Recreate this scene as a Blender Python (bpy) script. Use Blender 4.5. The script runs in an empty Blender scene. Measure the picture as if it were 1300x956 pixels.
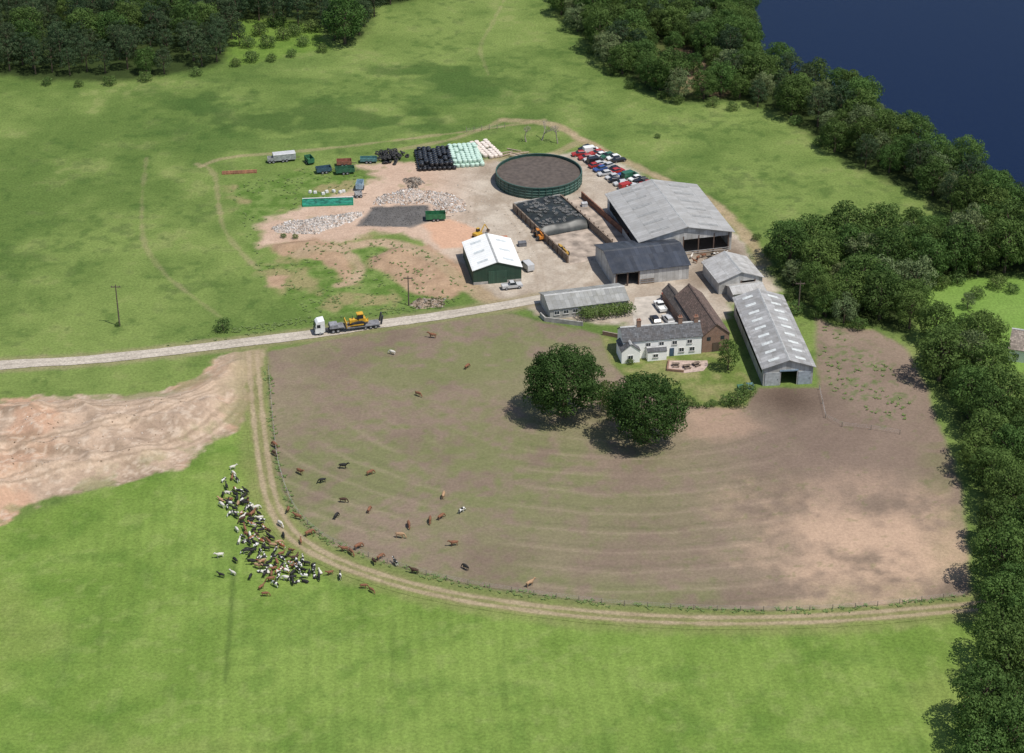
import bpy, bmesh, math, random, numpy as np
from mathutils import Vector, Matrix
random.seed(7); rng=np.random.default_rng(7)
scene=bpy.context.scene; COLL=scene.collection
scene.view_settings.view_transform='Standard'; scene.view_settings.look='None'; scene.view_settings.exposure=0
# ---------------- camera survey ----------------
H=220.; DEP=math.radians(29.5); F=2600.
def G(u,v,z=0.):
    xc=(u-650)/F; yc=-(v-478)/F; s,c=math.sin(DEP),math.cos(DEP)
    t=(H-z)/-(yc*c-s)
    return (xc*t,(yc*s+c)*t)
def GL(pts): return [G(*p) for p in pts]
cam=bpy.data.cameras.new('camera'); cam.sensor_width=36; cam.lens=F/1300*36; cam.clip_start=1; cam.clip_end=30000
co=bpy.data.objects.new('camera',cam); COLL.objects.link(co); co.location=(0,0,H); co.rotation_euler=(math.pi/2-DEP,0,0); scene.camera=co
# ---------------- light ----------------
EL=math.radians(64); SX,SY=0.84,-0.54
w=bpy.data.worlds.new('World'); scene.world=w; w.use_nodes=True
nt=w.node_tree; sk=nt.nodes.new('ShaderNodeTexSky'); sk.sky_type='NISHITA'; sk.sun_disc=False; sk.sun_elevation=EL; sk.sun_rotation=math.atan2(SX,SY)
bg=nt.nodes['Background']; bg.inputs[1].default_value=0.115; nt.links.new(sk.outputs[0],bg.inputs[0])
sl=bpy.data.lights.new('sun','SUN'); sl.energy=4.4; sl.angle=math.radians(0.5); sl.color=(1,.955,.88)
so=bpy.data.objects.new('sun',sl); COLL.objects.link(so)
so.rotation_euler=Vector((SX*math.cos(EL),SY*math.cos(EL),math.sin(EL))).to_track_quat('Z','Y').to_euler()
# ---------------- noise / masks ----------------
def vnoise(x,y,seed):
    xi=np.floor(x); yi=np.floor(y); fx=x-xi; fy=y-yi
    fx=fx*fx*(3-2*fx); fy=fy*fy*(3-2*fy)
    def h(a,b):
        v=np.sin(a*127.1+b*311.7+seed*74.7)*43758.5453
        return v-np.floor(v)
    return (h(xi,yi)*(1-fx)+h(xi+1,yi)*fx)*(1-fy)+(h(xi,yi+1)*(1-fx)+h(xi+1,yi+1)*fx)*fy
def fbm(x,y,s,o=4,seed=0):
    a=0;t=0;k=1.
    for i in range(o):
        a=a+k*vnoise(x/s+seed*3.1,y/s-seed*1.7,seed+i*13); t+=k; k*=.55; s*=.5
    return a/t
def sst(a,b,x):
    t=np.clip((x-a)/(b-a),0,1); return t*t*(3-2*t)
def sdf(X,Y,P):
    d=np.full(X.shape,1e18); ins=np.zeros(X.shape,bool); n=len(P)
    for i in range(n):
        ax,ay=P[i]; bx,by=P[(i+1)%n]; ex,ey=bx-ax,by-ay
        t=np.clip(((X-ax)*ex+(Y-ay)*ey)/(ex*ex+ey*ey+1e-9),0,1)
        d=np.minimum(d,(X-ax-t*ex)**2+(Y-ay-t*ey)**2)
        if abs(ey)>1e-9:
            c=((ay>Y)!=(by>Y))&(X<(bx-ax)*(Y-ay)/ey+ax); ins^=c
    d=np.sqrt(d); return np.where(ins,-d,d)
def pdist(X,Y,P):
    d=np.full(X.shape,1e18)
    for i in range(len(P)-1):
        ax,ay=P[i]; bx,by=P[i+1]; ex,ey=bx-ax,by-ay
        t=np.clip(((X-ax)*ex+(Y-ay)*ey)/(ex*ex+ey*ey+1e-9),0,1)
        d=np.minimum(d,(X-ax-t*ex)**2+(Y-ay-t*ey)**2)
    return np.sqrt(d)
def smooth(P,n=8):
    Q=[]; P=[P[0]]+list(P)+[P[-1]]
    for i in range(1,len(P)-2):
        p0,p1,p2,p3=[np.array(P[j],float) for j in (i-1,i,i+1,i+2)]
        for k in range(n):
            t=k/n; Q.append(tuple(.5*((2*p1)+(-p0+p2)*t+(2*p0-5*p1+4*p2-p3)*t*t+(-p0+3*p1-3*p2+p3)*t**3)))
    Q.append(tuple(P[-1])); return Q
def C(r,g,b,k=1.22):
    f=lambda c:((c/255+.055)/1.055)**2.4 if c>10 else c/255/12.92
    return np.array([f(r)/k,f(g)/k,f(b)/k])
FIELD=GL([(338,447),(400,433),(480,421),(560,409),(620,400),(650,396),(690,410),(730,418),(765,425),(778,460),(800,480),(870,512),(945,515),(962,492),(1040,492),(1034,400),(1060,415),(1110,418),(1150,440),(1170,480),(1200,560),(1222,620),(1228,690),(1232,757),(1100,770),(1000,775),(880,773),(760,766),(640,750),(560,735),(480,713),(420,693),(385,668),(362,640),(350,600),(345,560),(341,500)])
YARD=GL([(452,210),(610,203),(735,195),(790,205),(835,238),(880,250),(930,290),(960,330),(1000,372),(930,385),(925,395),(900,440),(800,430),(790,412),(690,404),(665,392),(620,380),(585,352),(560,325),(535,305),(470,292),(430,305),(330,314),(323,285),(380,262),(450,243),(480,225)])
SPOIL=GL([(-200,520),(0,508),(60,503),(150,500),(200,496),(250,478),(275,452),(338,442),(332,475),(314,488),(316,520),(300,545),(255,565),(232,592),(130,620),(50,640),(0,665),(-200,700)])
LOWER=GL([(-300,690),(0,668),(130,617),(235,592),(300,540),(325,540),(337,600),(365,675),(450,722),(600,760),(800,785),(1000,788),(1250,772),(1450,800),(1500,1150),(-400,1150)])
LAKE=GL([(905,-120),(930,0),(968,78),(1050,114),(1130,162),(1210,218),(1320,284),(1600,400),(2400,330),(2400,-480),(850,-480)])
GARDEN=GL([(762,425),(800,432),(925,450),(960,490),(945,518),(870,515),(800,484),(775,462)])
LAWN=GL([(1150,365),(1240,352),(1350,352),(1350,475),(1260,470),(1190,430)])
WEED=GL([(190,120),(330,95),(480,85),(600,70),(680,120),(690,150),(560,170),(330,200),(220,180)])
ISLE=GL([(290,235),(380,215),(440,215),(470,225),(440,245),(380,262),(325,285),(330,330),(400,310),(470,300),(560,325),(600,370),(560,385),(400,405),(330,350)])
SOILS=[GL([(470,325),(500,312),(540,312),(590,340),(600,365),(560,380),(520,368),(490,350),(465,340)]),GL([(340,310),(400,303),(440,320),(452,350),(437,358),(410,330),(350,325)]),GL([(340,350),(362,352),(356,366),(342,362)])]
PINK=GL([(535,285),(570,278),(610,292),(604,315),(560,314)])
PALE=GL([(950,640),(1060,610),(1190,640),(1232,700),(1225,755),(1100,768),(1010,740)])
PALE2=GL([(870,525),(930,512),(970,545),(930,562),(880,552)])
TRACK=smooth(GL([(321,446),(324,490),(330,550),(337,600),(347,640),(368,676),(402,701),(450,722),(520,744),(600,761),(700,775),(800,784),(900,788),(1000,787),(1100,782),(1260,768)]))
ROAD=smooth(GL([(-300,490),(0,464),(100,458),(200,448),(300,436),(400,424),(480,412),(560,401),(640,388),(700,377)]))
PATHS=[(smooth(GL([(186,200),(180,260),(184,310),(212,350),(255,384),(290,410)])),.3,.28),
 (smooth(GL([(250,208),(272,222),(284,290),(325,340)])),.45,.38),
 (smooth(GL([(255,212),(290,200),(400,190),(600,166),(690,152)])),.7,.5),
 (smooth(GL([(640,152),(700,158),(740,178),(800,208),(860,236),(905,258),(945,296),(970,335)])),1.8,.85),
 (smooth(GL([(380,322),(430,316),(480,308),(530,320),(570,345),(620,380),(650,386)])),2.6,1.2),
 (smooth(GL([(430,314),(456,336),(448,356),(430,362)])),1.8,1.1),
 (smooth(GL([(640,152),(600,168),(560,180),(480,195)])),1.2,.5),
 (smooth(GL([(740,178),(690,200),(660,195),(620,205)])),1.6,.6),
 (smooth(GL([(620,95),(610,60),(625,30),(640,0)])),.3,.22)]
WOODS=[GL([(-80,90),(45,100),(135,103),(215,94),(270,86),(305,60),(310,35),(400,35),(420,52),(440,58),(468,42),(480,10),(560,-10),(560,-34),(-80,-34)]),
 GL([(695,-22),(708,15),(742,48),(775,85),(822,114),(862,128),(905,128),(940,130),(1000,147),(1050,190),(1100,217),(1150,240),(1190,262),(1240,292),(1320,325),(1320,285),(1210,220),(1130,166),(1050,118),(965,85),(938,0),(932,-22)]),
 GL([(985,345),(1008,322),(1060,315),(1130,312),(1200,308),(1330,320),(1330,348),(1180,352),(1165,385),(1150,430),(1115,414),(1065,410),(1015,384),(990,366)]),
 GL([(1168,440),(1200,430),(1238,440),(1252,480),(1268,530),(1345,560),(1350,1000),(1228,990),(1243,900),(1262,845),(1268,775),(1264,700),(1250,640),(1228,560),(1206,510),(1184,470)])]
CLEAR=GL([(800,45),(850,50),(900,80),(915,122),(870,125),(820,100)])
def hgt(X,Y):
    X=np.asarray(X,float);Y=np.asarray(Y,float)
    z=np.zeros(X.shape)
    m=sst(1,9,-sdf(X,Y,SPOIL)); rd=1-np.abs(2*fbm(X*.55+Y*.3,Y,9,3,6)-1); z=z+m*(fbm(X,Y,16,4,5)*3.2-.5+rd**3*2.0+fbm(X,Y,2.5,3,8)*.5)
    for i,S in enumerate(SOILS[:2]):
        m=sst(0,4,-sdf(X,Y,S)); z=z+m*(fbm(X,Y,6,3,9+i)*1.6)
    m=sst(0,8,-sdf(X,Y,LAKE)); z=z-2.2*m
    return z
def h1(x,y): return float(hgt(np.array([x]),np.array([y]))[0])
def paint(X,Y):
    wx=(fbm(X,Y,9,3,21)-.5); w2=(fbm(X,Y,2.2,3,23)-.5)
    n40=fbm(X,Y,42,4,1); n8=fbm(X,Y,9,4,2); n2=fbm(X,Y,2.4,3,3); n1=fbm(X,Y,1.1,2,4)
    def M(P,soft=1.5,warp=3.): return sst(-soft,soft,-sdf(X,Y,P)+warp*(wx+.8*w2))
    def mix(a,b,m): return a*(1-m[...,None])+b*m[...,None]
    def two(a,b,n): return mix(np.broadcast_to(a,X.shape+(3,)),b,n)
    col=two(C(95,117,58),C(123,141,76),sst(.3,.7,n40*.5+n8*.5))
    col=mix(col,C(144,150,94),sst(.55,.75,n8*.6+n2*.4)*.55)
    col=mix(col,C(72,98,46),sst(.52,.7,n2*.6+fbm(X,Y,20,3,31)*.4)*.55)
    g=np.ones(X.shape)
    m=M(WEED,12,14)*sst(.44,.6,fbm(X,Y,13,4,33)); col=mix(col,C(64,90,42),m*.7)
    m=M(WEED,18,10)*sst(.5,.62,fbm(X*.5,Y,7,3,35)); col=mix(col,C(74,101,48),m*.5)
    low=M(LOWER,2,2)
    lg=two(C(106,133,58),C(131,154,76),sst(.3,.7,n40*.55+n8*.45)); lg=mix(lg,C(144,158,92),sst(.55,.75,n2)*.35); lg=mix(lg,C(88,119,50),sst(.5,.72,fbm(X,Y,5,4,37))*.4)
    lg=mix(lg,C(140,150,84),sst(.52,.7,fbm(X,Y,24,4,38))*.4)
    st=np.sin((X*.995+Y*.10)*2*np.pi/2.6+n8*1.2)*.5+.5
    lg=lg*(1-.10*st[...,None]*sst(.35,.6,n40)[...,None])
    for a,b in (((298,712),(286,866)),((92,770),(80,860)),((130,760),(125,866)),((395,760),(390,860)),((640,800),(640,900)),((500,780),(496,880))):
        d=pdist(X,Y,[G(*a),G(*b)]); lg=mix(lg,C(78,98,48),sst(.7,.2,d)*(.5 if a[0]==298 else .2))
    col=mix(col,lg,low)
    f=M(FIELD,.8,1.2)
    bc=two(C(132,116,101),C(149,131,115),sst(.3,.7,n40*.45+n8*.4+n2*.15))
    bc=mix(bc,C(119,104,90),sst(.5,.7,fbm(X,Y,14,4,41))*.45)
    gx,gy=G(650,600); gm=np.exp(-(((X-gx)/42)**2+((Y-gy)/32)**2)); gx,gy=G(600,440); gm+=1.1*np.exp(-(((X-gx)/34)**2+((Y-gy)/18)**2))
    gx,gy=G(470,560); gm+=.6*np.exp(-(((X-gx)/22)**2+((Y-gy)/30)**2))
    gm+=.8*sst(.3,.6,n8)*np.exp(-((sdf(X,Y,FIELD)+3)/5)**2)*(Y<G(0,560)[1])
    bc=mix(bc,C(118,124,80),np.clip(gm,0,1)*sst(.32,.6,n8*.5+n2*.5)*.8)
    cx,cy=G(790,455); d=np.hypot((X-cx)*.8,(Y-cy)); aa=sst(-10,-40,Y-cy)*sst(.36,.6,fbm(X,Y,26,3,43))
    arc=np.abs(np.sin(d*np.pi/6.5+n40*3)); arc=sst(.35,.05,arc); arc3=np.abs(np.sin(d*np.pi/6.5+n40*3+.9)); arc3=sst(.25,.05,arc3)
    bc=mix(bc,C(166,148,128),arc*aa*.35*(.4+n2)); bc=mix(bc,C(106,104,78),arc3*aa*.35*(.4+n2))
    bc=mix(bc,C(202,172,147),M(PALE,14,16)*sst(.28,.58,n8*.7+n2*.3)*.85)
    bc=mix(bc,C(184,156,133),M(PALE2,3,4)*.8)
    rx,ry=G(1060,560); bc=mix(bc,C(124,106,96),np.exp(-(((X-rx)/28)**2+((Y-ry)/25)**2))*.6)
    mx,my=G(1000,506); bc=mix(bc,C(86,72,62),np.exp(-(((X-mx)/7)**2+((Y-my)/8)**2))*.8)
    wd_=M(GL([(1035,410),(1060,415),(1130,450),(1165,530),(1120,540),(1060,500)]),4,4); bc=mix(bc,C(98,116,68),wd_*sst(.52,.68,n1*.6+n2*.4)*.7)
    bc=mix(bc,C(106,116,70),sst(.66,.74,n1*.5+n2*.5)*.35)
    col=mix(col,bc,f); g=g*(1-f)
    isl=M(ISLE,3,4); col=mix(col,mix(two(C(90,118,52),C(120,140,76),sst(.35,.65,n2)),C(160,142,108),sst(.53,.66,n8)*.8),isl*.85)
    ga=M(GARDEN,.8,.8); col=mix(col,two(C(106,122,62),C(146,142,96),sst(.35,.65,n8*.5+n2*.5)),ga); g=np.maximum(g,ga)
    y=M(YARD,1.5,4)
    yc=two(C(172,158,142),C(198,186,170),sst(.3,.7,n8*.6+n2*.4)); yc=mix(yc,C(148,131,113),sst(.52,.7,fbm(X,Y,7,4,51))*.5)
    wl=sst(-5,-25,X); yc=mix(yc,two(C(188,158,136),C(208,179,157),n2),wl*.8)
    dk=sst(3,-3,sdf(X,Y,GL([(860,345),(935,318),(965,340),(930,372),(880,365)]))); yc=mix(yc,C(122,106,90),dk*.6)
    sx,sy=G(900,318); yc=mix(yc,C(98,82,68),np.exp(-(((X-sx)/9)**2+((Y-sy)/7)**2))*.8)
    yc=mix(yc,C(122,124,78),sst(.64,.76,n2*.5+fbm(X,Y,16,3,53)*.5)*wl*.6)
    for a,b in (((560,395),(600,250)),((690,375),(640,260)),((700,372),(745,330)),((640,385),(570,330)),((640,260),(560,230))):
        d=pdist(X,Y,smooth([G(*a),((G(*a)[0]+G(*b)[0])/2+2,(G(*a)[1]+G(*b)[1])/2),G(*b)])); yc=mix(yc,C(160,144,126),sst(.5,.2,np.abs(d-1.)+.5*w2)*.35)
    col=mix(col,yc,y); g=g*(1-y)
    for S in SOILS: m=M(S,1,3); col=mix(col,two(C(158,130,106),C(192,162,136),n2),m*.95); g=g*(1-m)
    m=M(PINK,1,2); col=mix(col,C(208,166,138),m*.9)
    hs=M(GL([(455,286),(472,262),(545,260),(550,280),(520,290)]),.6,1.5); col=mix(col,two(C(92,90,88),C(118,114,110),n2),hs*.9)
    sp=M(SPOIL,.7,4)
    sc=two(C(172,150,130),C(196,172,150),sst(.3,.7,n8*.4+n2*.6)); sc=mix(sc,C(200,158,130),sst(.46,.6,fbm(X,Y,14,4,61))*.6); sc=mix(sc,C(136,118,98),sst(.54,.66,fbm(X*.5+Y*.3,Y,5,5,63))*.55)
    sc=mix(sc,C(214,196,176),sst(.6,.7,n1)*.5)
    for k_,pts in enumerate((((-60,590),(100,560),(210,530),(290,490),(322,455)),((-60,640),(80,600),(200,575),(280,535),(320,475)),((0,520),(120,525),(230,515),(300,480)))):
        d=pdist(X,Y,smooth(GL(pts))); sc=mix(sc,C(206,182,158),sst(2.6,1.8,d)*.45); sc=mix(sc,C(142,122,102),sst(.5,.2,np.abs(d-1.1)+.6*w2)*.55)
    sc=mix(sc,C(124,128,84),sst(8,1,-sdf(X,Y,SPOIL))*sst(.48,.6,n8*.6+n2*.4)*.7)
    jx,jy=G(312,470); sc=mix(sc,C(190,168,144),np.exp(-(((X-jx)/8)**2+((Y-jy)/12)**2))*.8)
    col=mix(col,sc,sp); g=g*(1-sp)
    for P,wd,k in PATHS:
        d=pdist(X,Y,P)+(fbm(X,Y,6,2,79)-.5)*1.2; m=sst(wd+.5,wd*.4,d+1.0*w2)*k*(.5+.8*n8); col=mix(col,two(C(156,138,108),C(188,164,138),n2),np.clip(m,0,1))
    d=pdist(X,Y,TRACK); m=sst(6,3,d+2*w2)*.4*(1-f); col=mix(col,two(C(124,126,78),C(150,136,102),n2),m)
    d=pdist(X,Y,ROAD); m=sst(4.5,2.2,d+1.6*w2)*.7; col=mix(col,two(C(128,126,86),C(167,150,124),n2),m)
    lw=M(LAWN,1,2); col=mix(col,two(C(108,140,62),C(130,158,80),n8),lw)
    for i,W in enumerate(WOODS): m=M(W,3,4); col=mix(col,two(C(42,56,28),C(60,72,38),n2),m*.92)
    m=M(CLEAR,3,5); col=mix(col,two(C(142,120,96),C(90,98,56),sst(.35,.6,n8)),m*.9)
    m=M(GL([(300,25),(345,22),(410,35),(420,62),(350,72),(290,85)]),2,5); col=mix(col,two(C(86,116,46),C(122,146,68),n2),m)
    m=M(LAKE,.5,1); col=mix(col,C(40,40,30),m)
    return np.concatenate([col,g[...,None]],-1)
# ---------------- materials ----------------
MC={}
def newmat(name):
    m=bpy.data.materials.new(name); m.use_nodes=True
    return m,m.node_tree,m.node_tree.nodes['Principled BSDF']
def mat(name,col,rough=.8,var=.25,scale=1.5,metal=0.,bump=0.,col2=None):
    if name in MC: return MC[name]
    m,t,b=newmat(name); N=t.nodes.new; L=t.links.new
    tc=N('ShaderNodeTexCoord'); nz=N('ShaderNodeTexNoise'); nz.inputs['Scale'].default_value=scale; nz.inputs['Detail'].default_value=5
    L(tc.outputs['Object'],nz.inputs['Vector'])
    r=N('ShaderNodeValToRGB'); c=np.array(col,float); d=np.array(col2 if col2 is not None else c*(1-var*1.3),float)
    e=c*(1+var*.6) if col2 is None else c
    r.color_ramp.elements[0].position=.32; r.color_ramp.elements[1].position=.68
    r.color_ramp.elements[0].color=(*d,1); r.color_ramp.elements[1].color=(*np.minimum(e,.95),1)
    L(nz.outputs['Fac'],r.inputs[0]); L(r.outputs[0],b.inputs['Base Color'])
    b.inputs['Roughness'].default_value=rough; b.inputs['Metallic'].default_value=metal
    if bump:
        bp=N('ShaderNodeBump'); bp.inputs['Strength'].default_value=bump; bp.inputs['Distance'].default_value=.1; L(nz.outputs['Fac'],bp.inputs['Height']); L(bp.outputs[0],b.inputs['Normal'])
    MC[name]=m; return m
def sheetmat(name,col,axis,pw=1.05,ph=2.6,dirt=(.12,.10,.07),dk=.5,contrast=.22,rough=.6):
    key=name+axis
    if key in MC: return MC[key]
    m,t,b=newmat(key); N=t.nodes.new; L=t.links.new
    tc=N('ShaderNodeTexCoord'); mp=N('ShaderNodeMapping'); L(tc.outputs['Object'],mp.inputs['Vector'])
    if axis=='y': mp.inputs['Rotation'].default_value=(0,0,math.pi/2)
    if axis=='w':
        sp=N('ShaderNodeSeparateXYZ'); L(tc.outputs['Object'],sp.inputs[0]); ad=N('ShaderNodeMath'); L(sp.outputs[0],ad.inputs[0]); L(sp.outputs[1],ad.inputs[1]); cb=N('ShaderNodeCombineXYZ'); L(ad.outputs[0],cb.inputs[0]); L(sp.outputs[2],cb.inputs[1]); vec=cb.outputs[0]
    else: vec=mp.outputs[0]
    br=N('ShaderNodeTexBrick'); br.inputs['Scale'].default_value=1; br.inputs['Brick Width'].default_value=pw; br.inputs['Row Height'].default_value=ph; br.offset=0
    c=np.array(col,float); br.inputs['Color1'].default_value=(*(c*(1-contrast)),1); br.inputs['Color2'].default_value=(*np.minimum(c*(1+contrast),.95),1); br.inputs['Mortar'].default_value=(*(c*.6),1); br.inputs['Mortar Size'].default_value=.03; br.inputs['Bias'].default_value=0
    L(vec,br.inputs['Vector'])
    nz=N('ShaderNodeTexNoise'); nz.inputs['Scale'].default_value=.55; nz.inputs['Detail'].default_value=7; nz.inputs['Roughness'].default_value=.65; L(vec,nz.inputs['Vector'])
    rp=N('ShaderNodeMapRange'); rp.inputs[1].default_value=.42; rp.inputs[2].default_value=.72; rp.inputs[3].default_value=0; rp.inputs[4].default_value=dk; L(nz.outputs['Fac'],rp.inputs[0])
    mx=N('ShaderNodeMixRGB'); mx.inputs[2].default_value=(*dirt,1); L(rp.outputs[0],mx.inputs[0]); L(br.outputs['Color'],mx.inputs[1]); L(mx.outputs[0],b.inputs['Base Color'])
    wv=N('ShaderNodeTexWave'); wv.inputs['Scale'].default_value=1.4; L(vec,wv.inputs['Vector'])
    bp=N('ShaderNodeBump'); bp.inputs['Strength'].default_value=.5; bp.inputs['Distance'].default_value=.08; L(wv.outputs['Fac'],bp.inputs['Height']); L(bp.outputs[0],b.inputs['Normal'])
    b.inputs['Roughness'].default_value=rough; MC[key]=m; return m
def brickmat():
    if 'brick' in MC: return MC['brick']
    m,t,b=newmat('brick'); N=t.nodes.new; L=t.links.new
    tc=N('ShaderNodeTexCoord'); sp=N('ShaderNodeSeparateXYZ'); L(tc.outputs['Object'],sp.inputs[0]); ad=N('ShaderNodeMath'); L(sp.outputs[0],ad.inputs[0]); L(sp.outputs[1],ad.inputs[1]); cb=N('ShaderNodeCombineXYZ'); L(ad.outputs[0],cb.inputs[0]); L(sp.outputs[2],cb.inputs[1])
    br=N('ShaderNodeTexBrick'); br.inputs['Scale'].default_value=3; br.inputs['Color1'].default_value=(.36,.19,.125,1); br.inputs['Color2'].default_value=(.26,.15,.105,1); br.inputs['Mortar'].default_value=(.36,.3,.24,1); L(cb.outputs[0],br.inputs['Vector'])
    nz=N('ShaderNodeTexNoise'); nz.inputs['Scale'].default_value=1.2; L(tc.outputs['Object'],nz.inputs['Vector'])
    mx=N('ShaderNodeMixRGB'); mx.blend_type='MULTIPLY'; mx.inputs[0].default_value=.5; L(br.outputs[0],mx.inputs[1]); L(nz.outputs['Fac'],mx.inputs[2]); L(mx.outputs[0],b.inputs['Base Color']); b.inputs['Roughness'].default_value=.9
    MC['brick']=m; return m
def groundmat():
    m,t,b=newmat('ground_cover'); N=t.nodes.new; L=t.links.new
    at=N('ShaderNodeAttribute'); at.attribute_name='Col'; geo=N('ShaderNodeNewGeometry')
    def nz(s,d=4):
        n=N('ShaderNodeTexNoise'); n.inputs['Scale'].default_value=s; n.inputs['Detail'].default_value=d; n.inputs['Roughness'].default_value=.68; L(geo.outputs['Position'],n.inputs['Vector']); return n
    a=nz(1.6,7); c=nz(.35,5)
    lo=N('ShaderNodeMapRange'); lo.inputs[3].default_value=.82; lo.inputs[4].default_value=.7; L(at.outputs['Alpha'],lo.inputs[0])
    hi=N('ShaderNodeMapRange'); hi.inputs[3].default_value=1.17; hi.inputs[4].default_value=1.28; L(at.outputs['Alpha'],hi.inputs[0])
    r1=N('ShaderNodeMapRange'); r1.inputs[1].default_value=.3; r1.inputs[2].default_value=.7; L(lo.outputs[0],r1.inputs[3]); L(hi.outputs[0],r1.inputs[4]); L(a.outputs['Fac'],r1.inputs[0])
    r2=N('ShaderNodeMapRange'); r2.inputs[1].default_value=.3; r2.inputs[2].default_value=.7; r2.inputs[3].default_value=.93; r2.inputs[4].default_value=1.07; L(c.outputs['Fac'],r2.inputs[0])
    mu=N('ShaderNodeMath'); mu.operation='MULTIPLY'; L(r1.outputs[0],mu.inputs[0]); L(r2.outputs[0],mu.inputs[1])
    vm=N('ShaderNodeVectorMath'); vm.operation='SCALE'; L(at.outputs['Color'],vm.inputs[0]); L(mu.outputs[0],vm.inputs['Scale']); L(vm.outputs[0],b.inputs['Base Color'])
    bp=N('ShaderNodeBump'); bp.inputs['Strength'].default_value=.4; bp.inputs['Distance'].default_value=.3; L(a.outputs['Fac'],bp.inputs['Height']); L(bp.outputs[0],b.inputs['Normal'])
    b.inputs['Roughness'].default_value=1; b.inputs['Specular IOR Level'].default_value=.1
    return m
GM=groundmat()
def leafmat(name,c1,c2,rnd=.5,tr=.35):
    m,t,b=newmat(name); N=t.nodes.new; L=t.links.new
    tc=N('ShaderNodeTexCoord'); oi=N('ShaderNodeObjectInfo'); at=N('ShaderNodeAttribute'); at.attribute_name='shade'
    nz=N('ShaderNodeTexNoise'); nz.inputs['Scale'].default_value=.45; nz.inputs['Detail'].default_value=4; L(tc.outputs['Object'],nz.inputs['Vector'])
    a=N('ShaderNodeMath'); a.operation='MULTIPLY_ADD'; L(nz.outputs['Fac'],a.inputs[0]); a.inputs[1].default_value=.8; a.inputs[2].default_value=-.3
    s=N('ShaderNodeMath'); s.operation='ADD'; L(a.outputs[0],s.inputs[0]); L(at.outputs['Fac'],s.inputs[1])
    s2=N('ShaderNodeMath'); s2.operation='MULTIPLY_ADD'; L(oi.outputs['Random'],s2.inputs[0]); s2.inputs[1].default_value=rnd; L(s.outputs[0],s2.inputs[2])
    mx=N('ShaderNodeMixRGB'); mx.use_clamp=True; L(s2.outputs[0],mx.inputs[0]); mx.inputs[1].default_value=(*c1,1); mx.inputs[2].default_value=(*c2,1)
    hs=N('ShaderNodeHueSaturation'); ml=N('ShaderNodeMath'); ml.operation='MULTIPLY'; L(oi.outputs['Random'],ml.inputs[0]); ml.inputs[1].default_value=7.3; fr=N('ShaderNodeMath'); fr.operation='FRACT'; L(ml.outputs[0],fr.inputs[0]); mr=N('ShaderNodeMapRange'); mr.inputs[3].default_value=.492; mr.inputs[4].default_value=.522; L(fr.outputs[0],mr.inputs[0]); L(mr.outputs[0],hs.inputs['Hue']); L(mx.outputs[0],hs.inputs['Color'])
    L(hs.outputs[0],b.inputs['Base Color']); b.inputs['Roughness'].default_value=.7; b.inputs['Specular IOR Level'].default_value=.15
    tl=N('ShaderNodeBsdfTranslucent'); L(hs.outputs[0],tl.inputs[0]); ms=N('ShaderNodeMixShader'); ms.inputs[0].default_value=tr
    L(b.outputs[0],ms.inputs[1]); L(tl.outputs[0],ms.inputs[2]); L(ms.outputs[0],t.nodes['Material Output'].inputs[0]); return m
# ---------------- mesh helpers ----------------
def link(o): COLL.objects.link(o); return o
def tag(o,label,cat,kind=None,group=None):
    o['label']=label; o['category']=cat
    if kind: o['kind']=kind
    if group: o['group']=group
    return o
def gridmesh(name,V,Q,col=None,mt=None):
    me=bpy.data.meshes.new(name); me.vertices.add(len(V)); me.vertices.foreach_set('co',np.asarray(V,np.float32).ravel())
    k=Q.shape[1]; me.loops.add(Q.size); me.loops.foreach_set('vertex_index',Q.astype(np.int32).ravel())
    me.polygons.add(len(Q)); me.polygons.foreach_set('loop_start',np.arange(0,Q.size,k,dtype=np.int32)); me.polygons.foreach_set('loop_total',np.full(len(Q),k,np.int32))
    me.update(calc_edges=True)
    if col is not None:
        if col.shape[1]==3: col=np.c_[col,np.zeros(len(col))]
        ca=me.color_attributes.new('Col','FLOAT_COLOR','POINT'); ca.data.foreach_set('color',col.astype(np.float32).ravel())
    if mt: me.materials.append(mt)
    return me
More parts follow.
